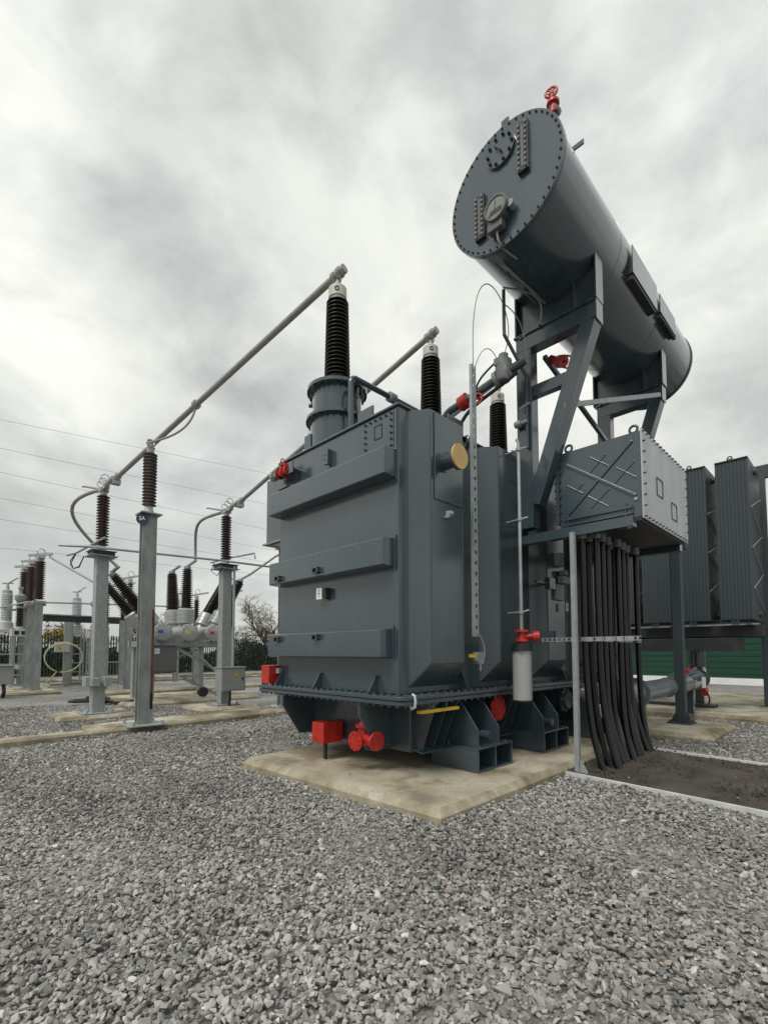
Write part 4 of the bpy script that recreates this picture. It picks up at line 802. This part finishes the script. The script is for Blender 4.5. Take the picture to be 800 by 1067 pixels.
# ================================================================ SWITCHYARD
def galv_post(x, y, zt, w_=.30, kind='I'):
    """I-section post on a base plate, in world coordinates, returned as builders"""
    b = MB(); h = w_/2; t_ = .02
    b.box(x+h-t_,x+h,y-h,y+h,.12,zt); b.box(x-h,x-h+t_,y-h,y+h,.12,zt); b.box(x-h+t_,x+h-t_,y-.012,y+.012,.12,zt)
    return b
def box_post(x, y, zt, w_):
    b = MB(); h = w_/2; b.box(x-h,x+h,y-h,y+h,.12,zt); return b
def base(parent, x, y, w_=.36, z=.10):
    b = MB(); b.box(x-w_,x+w_,y-w_,y+w_,z,z+.022); b.bolts([(x+s1*(w_-.08),y+s2*(w_-.08),z+.02) for s1 in (-1,1) for s2 in (-1,1)],(0,0,1),.03,.07); b.build('base_plate', 'galv', parent)
def bus_post(x, y, label, badge):
    t_ = thing('post_insulator', label, 'insulator post', (x,y,.1), 'busbar support posts')
    b = MB(); b.box(x+.075,x+.095,y-.145,y+.145,.12,4.52); b.box(x-.095,x-.075,y-.145,y+.145,.12,4.52); b.box(x-.075,x+.075,y-.03,y+.03,.12,4.52); b.build('post', 'galvd', t_, bevel=.004)
    base(t_,x,y)
    b = MB(); b.box(x-.21,x+.21,y-.21,y+.21,4.52,4.545); b.build('top_plate', 'galv', t_)
    b = MB(); b.lathe([(.10,4.55),(.10,4.60),(.07,4.72)],(x,y,0),n=16); b.lathe([(.07,5.88),(.08,5.96)],(x,y,0),n=14); b.build('end_fitting', 'silv', t_, smooth=1)
    b = MB(); b.lathe(sheds(.088,.142,1.16,17,4.72,None),(x,y,0),n=24); b.build('insulator', 'porcg', t_, smooth=25)
    b = MB(); b.box(x-.07,x+.07,y-.07,y+.07,5.96,6.0); b.box(x-.08,x+.08,y-.02,y+.02,5.98,6.12); b.ring((x,y,6.1),(1,-.1,.2),.075,.025,12,6); b.build('bar_clamp', 'alu', t_)
    b = MB(); b.box(x+.096,x+.101,y+.09,y+.135,.75,2.5); et = b.build('earth_tape', 'rust', t_); b = MB(); b.box(x+.096,x+.103,y+.085,y+.14,.42,.75); b.build('tape_cover', 'black', t_)
    if badge:
        c0 = V(x+.105,y-.16,4.40); d = V(.72,-.69,0).normalized(); bb = MB(); bb.cyl(c0,c0+d*.012,.125,n=28); o = bb.build('badge', 'navy', t_, smooth=1, label='round navy badge with white letters')
        fc = bpy.data.curves.new('lettering', 'FONT'); fc.body = 'SA'; fc.size = .115; fc.align_x = 'CENTER'; fc.align_y = 'CENTER'; fc.extrude = .001; fo = bpy.data.objects.new('lettering', fc); COL.objects.link(fo); fc.materials.append(G['white'])
        me_ = bpy.data.meshes.new_from_object(fo.evaluated_get(bpy.context.evaluated_depsgraph_get())); bpy.data.objects.remove(fo)
        fo = bpy.data.objects.new('lettering', me_); COL.objects.link(fo); fo.parent = o; fo.location = c0+d*.0145; fo.rotation_euler = (R(90),0,math.atan2(d.y,d.x)+R(90))
    return t_
bus_post(-10.68,3.50,'galvanised post with grey-brown ribbed insulator and a navy badge',True)
bus_post(-11.55,7.45,'galvanised post on the kerb just left of the red flange box',False)

def disconnector(x, y, label, kiosk, conductor):
    t_ = thing('disconnector_post', label, 'switch post', (x,y,.1), 'disconnector posts')
    b = box_post(x,y,4.02,.28); b.build('post', 'galv', t_, bevel=.01); base(t_,x,y)
    b = MB(); b.box(x-.24,x+.26,y-.26,y+.24,4.035,4.145); b.build('head_frame', 'grime', t_, bevel=.006)
    b = MB(); b.box(x-.30,x+.32,y-.32,y+.30,4.018,4.034); b.build('head_plate', 'galv', t_); b = MB(); b.box(x-.28,x+.30,y-.30,y+.28,4.146,4.16); b.build('head_plate', 'galv', t_)
    b = MB(); b.lathe([(.11,4.16),(.11,4.2),(.08,4.32)],(x,y,0),n=16); b.lathe([(.08,5.62),(.09,5.70)],(x,y,0),n=16); b.build('end_fitting', 'silv', t_, smooth=1)
    b = MB(); b.lathe(sheds(.09,.15,1.30,18,4.32),(x,y,0),n=24); b.build('insulator', 'porc', t_, smooth=25)
    b = MB(); b.box(x-.12,x+.12,y-.10,y+.10,5.70,5.76); b.box(x+.05,x+.30,y-.06,y+.06,5.74,5.84); b.cyl((x+.30,y-.04,5.80),(x+.62,y+.04,5.93),.06,n=10); b.cyl((x-.05,y,5.76),(x-.05,y,5.86),.05,n=10); b.cyl((x-.1,y-.06,5.80),(x-.55,y-.30,5.92),.03,n=8); b.bar((x-.55,y-.36,5.90),(x-.62,y-.22,5.95),.05,.04); b.build('switch_head', 'silv', t_, bevel=.006)
    for k_ in range(3):
        b = MB(); b.ring((x+.02+.16*k_,y-.07,5.88+.05*k_),(1,-.35,.2),.085,.011,16,5); b.build('corona_loop', 'alu', t_, smooth=1)
    b = MB(); b.tube([(x+.20,y+.02,4.50),(x-.35,y-.50,4.10),(x-.50,y-.66,4.05)] if not kiosk else [(x-.25,y-.35,4.22),(x+.10,y+.15,4.40),(x+.55,y+.62,4.52),(x+.57,y+.64,4.36)],.028,8); arm = b.build('earth_switch_arm', 'galv', t_, smooth=1)
    b = MB(); 
    if not kiosk:
        for q in (0,.1): b.tube([(x-.33,y-.48,4.12),(x-.48,y-.58,3.92-q),(x-.42,y-.52,3.72),(x-.30,y-.42,3.78-q*.3),(x-.22,y-.34,4.04)],.013,6)
    else:
        b.tube([(x-.1,y-.3,4.2),(x-.05,y-.42,3.95),(x+.08,y-.3,3.8),(x+.12,y-.15,4.05)],.012,6)
    b.build('braid', 'black', t_, smooth=1)
    if kiosk:
        b = MB(); b.cyl((x+.27,y+.14,1.1),(x+.27,y+.14,4.1),.035,n=10); b.build('drive_rod', 'galv', t_, smooth=1)
        b = MB(); b.box(x+.20,x+.62,y-.36,y+.36,.52,1.16); kb = b.build('drive_cabinet', 'cab', t_, bevel=.012)
        b = MB(); b.box(x+.18,x+.64,y-.38,y+.38,1.16,1.19); b.build('cabinet_roof', 'cab', kb)
        b = MB(); b.box(x+.621,x+.626,y-.30,y+.32,.56,1.12); b.build('cabinet_door', 'cab', kb, bevel=.003)
        b = MB(); b.box(x+.6265,x+.629,y+.0,y+.14,.93,1.0); b.build('warning_label', 'yellow', kb)
        b = MB(); b.box(x+.6265,x+.64,y+.24,y+.28,.82,.90); b.build('handle', 'bolt', kb)
        b = MB(); b.tube([(x+.4,y,.52),(x+.45,y-.02,.3),(x+.42,y-.03,.05)],.035,8); b.build('conduit', 'black', kb, smooth=1)
    else:
        b = MB(); b.box(x+.17,x+.42,y-.22,y-.05,.78,.98); b.box(x-.2,x+.17,y-.30,y-.17,.76,1.0); b.box(x+.1,x+.46,y+.04,y+.20,.78,1.0); b.build('clamp_bracket', 'galv', t_, bevel=.008)
        b = MB(); b.tube([(x-.19,y-.1,.3),(x-.22,y-.14,.2),(x-.2,y-.14,.1)],.02,6); b.build('earth_tail', 'alu', t_)
    return t_
DP = [(-13.62,3.36),(-13.18,6.48),(-13.3,9.6)]
disconnector(*DP[0],'galvanised switch post left of the badged post with a dark brown insulator',False,1)
disconnector(*DP[1],'galvanised switch post with a grey drive cabinet and a dark brown insulator',True,1)
# busbars from the transformer bushings
for i,(bu,dp,lb_) in enumerate(zip(BUSH,DP,('long aluminium busbar from the nearest bushing over the badged post','aluminium busbar from the middle bushing down to the cabinet post','aluminium busbar from the farthest bushing'))):
    e0 = V(bu[0]+.06,bu[1],7.50); e1 = V(dp[0]+.62,dp[1]+.12,5.95)
    if i == 2: e1 = V(-9.5,9.2,6.7)
    t_ = thing('busbar', lb_, 'busbar', tuple(e1), 'busbars from the transformer'); b = MB(); b.cyl(e0,e1,.055,n=16); b.build('tube', 'alu', t_, smooth=1)
    b = MB(); d = (e0-e1).normalized(); b.cyl(e0-d*.05,e0+d*.02,.085,n=14); b.cyl(e0-d*.16,e0-d*.10,.08,n=14); b.cyl(e0+d*.02,e0+d*.10,.07,n=12); b.build('end_clamp', 'alu', t_, smooth=1)
    if i < 2: b = MB(); b.cyl(e1,e1+d*.10,.085,n=14); b.box(e1.x-.14,e1.x+.05,e1.y-.09,e1.y+.09,e1.z-.16,e1.z-.05); b.build('lower_clamp', 'silv', t_, smooth=1)
    if i == 0:
        k_ = V(-10.55,3.50,6.02); b = MB(); b.tube(bez(k_+V(.05,-.1,.0),k_+V(.75,.0,-.10),e1+(e0-e1)*.47+V(-.15,-.02,-.55),e1+(e0-e1)*.47,16),.022,8); b.build('flexible_link', 'alu', t_, smooth=1)
        pm = e1+(e0-e1)*.47; b = MB(); b.cyl(pm-d*.04,pm+d*.04,.09,n=12); b.build('link_clamp', 'alu', t_, smooth=1)
# curved connections down to the breaker
def loop(pts, label, r=.045):
    b = MB(); b.tube(pts, r, 10); return tag(b.build('connection_tube', 'alu', None, smooth=1), label, 'conductor', 'curved connections to the circuit breaker')
# circuit breaker with three tanks and six inclined bushings
CBX, CBY, CBZ = -16.2, 6.45, 2.25
BK = thing('circuit_breaker', 'dead tank circuit breaker with three drums and six inclined dark bushings', 'circuit breaker', (CBX,CBY,.1))
tops = {}
for i,(py,cm,tl) in enumerate(((-.95,'blue',-.62),(0.,'ylw2',.0),(.95,'redm',.40))):
    y = CBY+py*.88
    b = MB(); b.lathe([(.24,0),(.24,1.7)],(CBX-1.1,y,CBZ),(1,0,0),24); b.lathe([(.285,1.66),(.285,1.76),(.25,1.78)],(CBX-1.1,y,CBZ),(1,0,0),24); dr = b.build('drum', 'silv', BK, smooth=1)
    b = MB(); b.box(CBX+.681,CBX+.684,y-.17,y-.01,CBZ-.05,CBZ+.06); b.build('phase_marker', cm, dr)
    b = MB(); b.bolts([(CBX+.66,y+.25*math.cos(t),CBZ+.25*math.sin(t)) for t in np.linspace(0,5.9,12)],(1,0,0),.02,.03); b.build('bolts', 'galvd', dr, kind='stuff')
    for j,(xo,lean) in enumerate(((.30,.05),(-.75,-.18))):
        ax = V(lean*.6, tl*1.35 + (.0), 1).normalized(); p = V(CBX+xo,y+py*.12,CBZ+.16)
        b = MB(); b.lathe([(.18,0),(.18,.14),(.27,.16),(.27,.27),(.26,.275),(.26,.29),(.27,.295),(.27,.40),(.26,.405),(.26,.42),(.27,.425),(.27,.60),(.23,.64),(.16,.67)],p,ax,24); ct = b.build('current_transformer', 'silv', BK, smooth=1)
        hh = 1.30; prof = []
        for r_, z_ in sheds(.145,.225,hh,20,.67): prof.append((r_*(1-.28*(z_-.67)/hh), z_))
        b = MB(); b.lathe(prof,p,ax,22); b.build('insulator', 'porck', ct, smooth=25)
        tp = p+ax*(.67+hh); b = MB(); b.lathe([(.11,0),(.11,.08),(.05,.1)],tp,ax,14); b.bar(tp+ax*.09,tp+ax*.16+V(.25,.18,.12),.10,.05); b.build('terminal', 'galvd', ct, smooth=1); tops[(i,j)] = tp+ax*.16+V(.22,.16,.1)
b = MB(); b.box(CBX-1.2,CBX-1.05,CBY-1.3,CBY+1.3,1.78,1.98); b.box(CBX+.35,CBX+.5,CBY-1.3,CBY+1.3,1.78,1.98); b.box(CBX-1.05,CBX+.35,CBY-1.25,CBY-1.12,1.78,1.97); b.box(CBX-1.05,CBX+.35,CBY+1.12,CBY+1.25,1.78,1.97); b.build('frame', 'galvd', BK)
b = MB(); b.box(CBX+.505,CBX+.515,CBY-1.28,CBY+1.32,1.80,1.95); b.build('edge_angle', 'galvd', BK)
for sx in (-1.12,.42):
    for sy in (-1.1,1.15):
        b = MB(); xx, yy = CBX+sx, CBY+sy; b.box(xx-.10,xx+.10,yy-.08,yy+.08,.10,1.78); b.build('leg', 'galv', BK)
b = MB(); pass
for br_ in (((.44,-.35,1.75),(.44,1.1,.95),.05,.09),((.49,1.1,.85),(.49,.1,1.75),.05,.07),((.44,-.2,.82),(.44,1.12,.82),.06,.10),((.44,-.1,.76),(.44,1.1,.16),.05,.09),((-1.1,-1,.9),(-1.1,1,1.7),.05,.08)):
    b = MB(); b.bar(V(CBX,CBY,0)+V(*br_[0]),V(CBX,CBY,0)+V(*br_[1]),br_[2],br_[3]); b.build('brace', 'galvd', BK)
cbx = CBX+.72; b = MB(); b.box(cbx-.28,cbx+.28,CBY-1.30,CBY-.52,.98,1.80); cc = b.build('control_cabinet', 'cabd', BK, bevel=.014)
b = MB(); b.box(cbx+.281,cbx+.288,CBY-1.26,CBY-.56,1.02,1.76); b.build('cabinet_door', 'cabd', cc, bevel=.004)
b = MB(); b.box(cbx+.2885,cbx+.291,CBY-1.20,CBY-1.06,1.56,1.72); nt = b.build('notice', 'white', cc)
b = MB(); 
for q in range(3): b.box(cbx+.2912,cbx+.292,CBY-1.18,CBY-1.10,1.60+q*.035,1.612+q*.035)
b.build('notice_print', 'print', cc)
b = MB(); b.box(cbx-.3,cbx+.3,CBY-1.32,CBY-.50,1.80,1.82); b.build('cabinet_roof', 'cabd', cc)
b = MB(); b.cyl((CBX+.4,CBY+.55,.28),(CBX+.55,CBY+.55,.28),.16,n=18); b.build('wheel', 'black', BK, smooth=1)
h0 = V(DP[0][0],DP[0][1],5.78); t0 = tops[(0,0)]
loop([h0]+[tuple(q) for q in bez(h0+V(-.05,-.03,.0),h0+V(-1.6,-.9,-.15),t0+V(-.3,-1.1,1.1),t0,16)], 'curved aluminium tube from the left switch post down behind its insulator')
h0 = V(DP[1][0],DP[1][1],5.76); t0 = tops[(1,0)]
loop([h0]+[tuple(q) for q in bez(h0+V(-.1,-.02,.0),h0+V(-1.3,-.5,-.1),t0+V(0,0,1.3),t0,16)], 'curved aluminium tube from the cabinet post down to the middle bushing')
t0 = tops[(2,0)]; loop([tuple(t0),tuple(t0+V(.5,.75,.7)),tuple(t0+V(1.2,1.8,1.5))], 'straight aluminium tube rising from the right bushing behind the transformer')
# operating pipe between the switch posts
b = MB(); b.tube([(-13.95,2.5,4.25),(-13.55,3.1,4.24),(-13.0,6.2,4.24),(-12.6,9.4,4.2)],.032,8); tag(b.build('operating_pipe', 'galv', None, smooth=1), 'thin horizontal galvanised pipe linking the tops of the switch posts', 'pipe')
# rear equipment of the bay: slim insulators behind the breaker
for i,(x,y,h,lb_) in enumerate(((-21.5,9.2,4.05,'slim dark insulator behind the middle breaker bushing'),(-21.5,10.9,4.3,'slim dark insulator just left of the cabinet post'),(-21.2,6.3,4.5,'dark insulator between the badged post and the breaker'),(-21.8,5.6,4.1,'dark insulator behind the left breaker bushings'),(-24.5,7.0,4.6,'dark insulator far behind, left of the badged post'),(-24.5,11.9,4.7,'slim dark insulator right behind the cabinet post'),(-24.8,9.6,4.4,'far slim insulator between the two upright breaker bushings'))):
    t_ = thing('rear_insulator', lb_, 'insulator post', (x,y,0), 'rear insulators')
    b = galv_post(x,y,h-1.5,.22); b.build('post', 'galvd', t_)
    b = MB(); b.lathe(sheds(.08,.145,1.45,15,h-1.5),(x,y,0),n=14); b.build('insulator', 'porc', t_, smooth=25)
    b = MB(); b.cyl((x,y,h-.05),(x,y,h+.12),.09,n=10); b.bar((x-.3,y-.35,h+.1),(x+.35,y+.4,h+.28),.07,.07); b.ring((x+.1,y,h+.3),(1,0,0),.12,.015,12,5); b.build('switch_head', 'silv', t_)

# left group: three brown insulators on posts, arm, kiosks
LG = [(-23.2,3.55),(-25.0,3.55),(-26.8,3.55)]
for i,(x,y) in enumerate(LG):
    t_ = thing('disconnector_post', ('nearest','middle','farthest')[i]+' of three brown insulators on posts at the left', 'switch post', (x,y,.1), 'left disconnector posts')
    b = galv_post(x,y,3.55,.27); b.build('post', 'galvd', t_); base(t_,x,y,.25)
    b = MB(); b.box(x-.25,x+.2,y-.2,y+.2,3.55,3.66); b.box(x-.2,x+.15,y-.42,y+.24,3.48,3.55); b.build('head_frame', 'galvd', t_)
    b = MB(); b.lathe(sheds(.13,.205,1.55,18,3.72),(x,y,0),n=18); b.build('insulator', 'porc', t_, smooth=25)
    b = MB(); b.cyl((x,y,5.2),(x,y,5.36),.14,n=12); b.box(x-.35,x+.35,y-.12,y+.12,5.34,5.44); b.bar((x-.2,y-.35,5.48),(x+.3,y+.35,5.56),.09,.09); b.ring((x+.15,y,5.6),(1,.2,0),.14,.02,12,5); b.build('switch_head', 'silv', t_)
    if i == 0:
        b = MB(); b.tube([(x+.2,y+.3,5.45),(x+5.2,y+.7,3.95),(x+5.6,y+.9,3.92)],.06,10); b.build('contact_arm', 'silv', t_, smooth=1)
b = MB(); b.box(-26.7,-24.9,3.2,3.3,.9,1.05); tag(b.build('tie_plate', 'galv', None), 'galvanised plate tying two left posts near the ground', 'plate')
b = MB(); b.tube([(-30,2.4,3.6),(-24,3.3,3.66),(-23.0,6.5,3.7),(-22.5,9.5,3.74)],.035,6); tag(b.build('operating_pipe', 'galv', None, smooth=1), 'thin galvanised pipe at the left linking the brown insulator posts', 'pipe')
t_ = thing('control_kiosk', 'grey control kiosk cut by the left edge of the picture', 'kiosk', (-21.8,1.8,0))
b = MB(); b.box(-22.1,-21.5,1.2,2.62,.48,1.12); b.build('cabinet', 'cab', t_, bevel=.012); b = MB(); b.box(-22.15,-21.45,1.15,2.67,1.12,1.15); b.build('roof', 'cab', t_); b = MB(); b.tube([(-21.8,2.4,.48),(-21.75,2.42,.2),(-21.8,2.4,0)],.06,8); b.build('conduit', 'black', t_)
# lattice stands with pale instrument transformers
def lattice(x, y, h, parent, w_=.3):
    b = MB(); 
    for s1 in (-1,1):
        for s2 in (-1,1): b.box(x+s1*w_-.035,x+s1*w_+.035,y+s2*w_-.035,y+s2*w_+.035,.0,h)
    for k_ in range(int(h/.45)):
        z = .15+k_*.45; b.box(x+w_-.02,x+w_+.03,y-w_,y+w_,z,z+.06); b.box(x-w_,x+w_,y-w_-.03,y-w_+.02,z,z+.06)
    b.build('lattice_stand', 'galv', parent)
for x,y,s,lb_ in ((-27.2,3.0,1.0,'pale grey instrument transformer on a lattice stand at the left edge'),(-28.6,6.0,1.0,'pale grey instrument transformer above the yellow hose')):
    t_ = thing('instrument_transformer', lb_, 'transformer', (x,y,0), 'pale instrument transformers'); lattice(x,y,2.5,t_)
    b = MB(); b.box(x-.36,x+.36,y-.36,y+.36,2.5,2.62); b.lathe([(.26,2.62),(.26,2.95),(.20,3.0),(.20,3.1)],(x,y,0),n=20); b.build('base_tank', 'pale', t_, smooth=1)
    b = MB(); b.lathe(sheds(.19,.225,1.15,16,3.1),(x,y,0),n=20); b.build('column', 'pale', t_, smooth=25)
    b = MB(); b.lathe([(.19,4.25),(.19,4.4),(.08,4.45),(.04,4.75)],(x,y,0),n=14); b.bar((x,y,4.72),(x+.1,y+.35,5.0),.08,.05); b.bar((x,y-.2,4.7),(x,y+.2,4.75),.06,.05); b.build('terminal', 'silv', t_, smooth=1)
for x,y,lb_ in ((-26.2,3.35,'black finned surge arrester with a grey head at the left edge'),(-27.0,6.45,'black finned surge arrester left of the left switch post')):
    t_ = thing('surge_arrester', lb_, 'arrester', (x,y,0), 'surge arresters'); lattice(x,y,2.3,t_,.24)
    b = MB(); b.box(x-.30,x+.30,y-.30,y+.30,2.3,2.62); b.lathe([(.12,2.62),(.12,2.75)],(x,y,0),n=12); b.build('base', 'pale', t_, bevel=.01)
    b = MB(); b.box(x+.302,x+.31,y-.2,y-.04,2.38,2.54); b.box(x+.302,x+.31,y+.04,y+.2,2.38,2.54); b.build('window', 'black', t_)
    b = MB(); b.lathe(sheds(.11,.17,1.05,11,2.75),(x,y,0),n=16); b.build('insulator', 'porck', t_, smooth=25)
    b = MB(); b.lathe([(.12,3.8),(.21,3.95),(.21,4.1),(.07,4.2),(.07,4.4),(.1,4.4),(.1,4.5)],(x,y,0),n=14); b.build('head', 'galvd', t_, smooth=1)
# beam across the far bay
t_ = thing('gantry_beam', 'dark horizontal steel beam across the far left bay', 'beam', (-28,7,3))
b = MB(); b.box(-28.2,-28.0,4.5,9.5,3.12,3.42); b.build('beam', 'grime', t_); b = MB(); b.box(-28.3,-27.95,4.5,9.5,3.42,3.48); b.build('beam_flange', 'galvd', t_)
for y in (5.6,9.2): 
    b = MB(); b.box(-28.3,-28.0,y-.16,y+.16,0,3.12); b.build('leg', 'galv', t_)
# post box with yellow hose loop
t_ = thing('marshalling_box', 'pale yellow box with warning sign on a post at the left', 'box', (-27.7,5.3,0)); b = MB(); b.box(-27.82,-27.62,4.95,5.55,1.62,2.12); b.build('box', 'cream', t_, bevel=.01); b = MB(); b.prism([(-27.615,5.05,1.75),(-27.615,5.23,1.75),(-27.615,5.14,1.91)],(.004,0,0)); b.build('warning_sign', 'yellow', t_); b = MB(); b.box(-27.95,-27.82,5.35,5.65,.0,3.1); b.build('post', 'galv', t_)
b = MB(); rr = .78; c = V(-27.4,5.28,1.35)
b.tube([c+V(.1*math.sin(a*2),rr*math.cos(a),rr*.9*math.sin(a)) for a in np.linspace(-1.75,4.35,28)]+[c+V(0,-.55,-1.05),c+V(.2,-.95,-1.38)],.035,8); tag(b.build('hose', 'hose', None, smooth=1), 'yellow hose hung in a big loop', 'hose')
t_ = thing('marshalling_box', 'small pale box with warning sign between the left posts', 'box', (-26.6,7.7,0)); b = MB(); b.box(-26.7,-26.5,7.4,7.9,1.62,2.1); b.build('box', 'cream', t_, bevel=.01); b = MB(); b.prism([(-26.495,7.5,1.72),(-26.495,7.7,1.72),(-26.495,7.6,1.9)],(.004,0,0)); b.build('warning_sign', 'yellow', t_); b = MB(); b.box(-26.82,-26.7,7.6,7.85,.0,2.6); b.build('post', 'galv', t_)
# crowd barrier
t_ = thing('crowd_barrier', 'galvanised crowd barrier standing on the gravel behind the posts', 'barrier', (-27.5,7.7,0)); b = MB(); b.tube([(-27.5,6.95,.0),(-27.5,6.95,.95),(-27.5,7.1,1.1),(-27.5,8.35,1.1),(-27.5,8.5,.95),(-27.5,8.5,.0)],.03,8); b.cyl((-27.5,6.95,.25),(-27.5,8.5,.25),.025,n=8); b.build('frame', 'galv', t_, smooth=1)
b = MB()
for y in np.arange(7.1,8.45,.13): b.cyl((-27.5,y,.25),(-27.5,y,1.09),.012,n=5)
b.build('bars', 'galv', t_, kind='stuff')
# loose black cable coil on the ground
b = MB(); b.tube([(-17.2+.5*math.cos(a)*(1-.02*a),4.05+.6*math.sin(a)*(1-.02*a),.05+.012*a) for a in np.linspace(0,9.4,40)]+[(-16.4,4.6,.05),(-15.9,4.9,.12)],.05,7); tag(b.build('cable_coil', 'cable', None, smooth=1), 'black cable coil lying on the gravel behind the badged post', 'cable')

# ================================================================ FENCE, TREES, WIRES
FXp = -38.0
F = thing('palisade_fence', 'dark green palisade fence along the far side of the yard', 'fence', (FXp,20,0))
for j in range(28):
    y0 = -14+j*2.75
    b = MB(); b.box(FXp-.12,FXp-.02,y0-.05,y0+.05,-.03,2.7); b.build('post', 'fence', F)
    b = MB(); b.box(FXp-.02,FXp+.02,y0+.05,y0+2.7,.45,.51); b.box(FXp-.02,FXp+.02,y0+.05,y0+2.7,2.2,2.26)
    for k_ in range(16):
        y = y0+.12+k_*.165; b.prism([(FXp+.022,y,.05),(FXp+.022,y+.09,.05),(FXp+.022,y+.09,2.68),(FXp+.022,y+.045,2.78),(FXp+.022,y,2.68)],(.012,0,0))
    b.build('panel', 'fence', F, kind='stuff')
# scrub along the fence
def leaves(n, fn, size, seed):
    r = random.Random(seed); b = MB()
    for _ in range(n):
        p = fn(r); a = V(r.gauss(0,1),r.gauss(0,1),r.gauss(0,1)).normalized(); c_ = a.orthogonal().normalized(); s_ = size*r.uniform(.6,1.4)
        b.add([p-a*s_,p+c_*s_*.5,p+a*s_,p-c_*s_*.5],[(0,1,2,3)])
    return b
def hedge_pt(r):
    y = r.uniform(-16,64); h = 1.9+.35*math.sin(y*.9)+.3*math.sin(y*2.3+1)+.25*math.sin(y*.31)
    return V(-40.2+r.gauss(0,.7), y, abs(r.random()**.8)*h)
o = leaves(42000,hedge_pt,.18,3).build('hedgerow', 'leaf'); o['kind'] = 'stuff'; o['label'] = 'dark green scrub growing behind the palisade fence'; o['category'] = 'hedge'
t_ = thing('yellow_shrub', 'yellowing shrub showing above the fence at the left', 'shrub', (-40.6,7.2,0)); leaves(420,lambda r: V(-40.6+r.gauss(0,.3),7.2+r.gauss(0,.45),2.75+r.gauss(0,.3)),.11,5).build('foliage', 'leafy', t_); b = MB(); b.cyl((-40.6,7.2,0),(-40.6,7.2,2.6),.08,.03,n=6); b.build('stem', 'bark', t_)
def tree(loc, h, spread, seed, label, lean=0.):
    r = random.Random(seed); t_ = thing('bare_tree', label, 'tree', loc, 'bare trees behind the fence'); tk = MB(); br = MB(); tw = MB(); base_ = V(*loc)
    def grow(p, d, L, rad, lev):
        n = 4 if lev < 2 else 3; pts = [p]; q = p.copy(); dd = d.copy()
        for i in range(n):
            dd = (dd+V(r.gauss(0,.13),r.gauss(0,.13),r.gauss(0,.06)+.05)).normalized(); q = q+dd*L/n; pts.append(q.copy())
        (tk if lev == 0 else (br if lev < 3 else tw)).tube(pts,rad,6 if lev == 0 else (4 if lev < 3 else 3),r1=rad*(.5 if lev < 3 else .3))
        if lev >= 5: return
        for i in range((5,4,4,4,3)[lev]):
            k_ = r.uniform(.35,1.0) if lev else r.uniform(.3,1.0); idx = min(int(k_*n),n-1); pp_ = pts[idx].lerp(pts[idx+1],k_*n-idx)
            an = r.uniform(0,6.28); up = (pts[-1]-pts[0]).normalized(); o_ = up.orthogonal().normalized(); o_.rotate(Matrix.Rotation(an,3,up))
            nd = (up*(1-spread*.55)+o_*spread*r.uniform(.7,1.2)).normalized(); grow(pp_,nd,L*r.uniform(.52,.74),max(.02,rad*.52),lev+1)
    grow(base_,V(lean,0,1).normalized(),h*.42,h*.022,0)
    tk.build('trunk', 'bark', t_, smooth=60); br.build('limb', 'bark', t_); o = tw.build('crown', 'twig', t_); return t_
tree((-47,27.5,0),9.6,.75,4,'large bare tree showing left of the transformer above the fence')
tree((-46,24.0,0),6.6,.8,9,'slim bare tree left of the large bare tree')
tree((-50,19.0,0),7.6,.8,12,'bare tree behind the circuit breaker')
tree((-48,15.2,0),7.0,.85,15,'bare tree seen between the left switch post and the breaker')
tree((-47,9.8,0),6.4,.8,21,'bare tree behind the yellow shrub')
tree((-52,33,0),9.0,.8,27,'bare tree just touching the left edge of the transformer')
tree((-49,4.5,0),6.0,.8,31,'small bare tree at the far left')
# overhead line
WZ = [(24.86,27.31),(21.95,22.84),(19.53,19.2),(16.93,16.4),(14.82,14.5),(11.95,12.6)]
wl_ = ['highest','second highest','third highest','fourth highest','fifth highest','lowest']
for (za_, zb_), lb_ in zip(WZ, wl_):
    sl = (zb_-za_)/29.0
    b = MB(); b.tube([(-60,-90,za_-sl*60),(-60,-30,za_-sl*30),(-60,5.6,za_),(-60,34.8,zb_),(-60,120,zb_-.5),(-60,320,zb_)],.017,5)
    tag(b.build('overhead_wire', 'alu', None), lb_+' overhead wire crossing the sky at the left', 'wire', 'overhead wires')
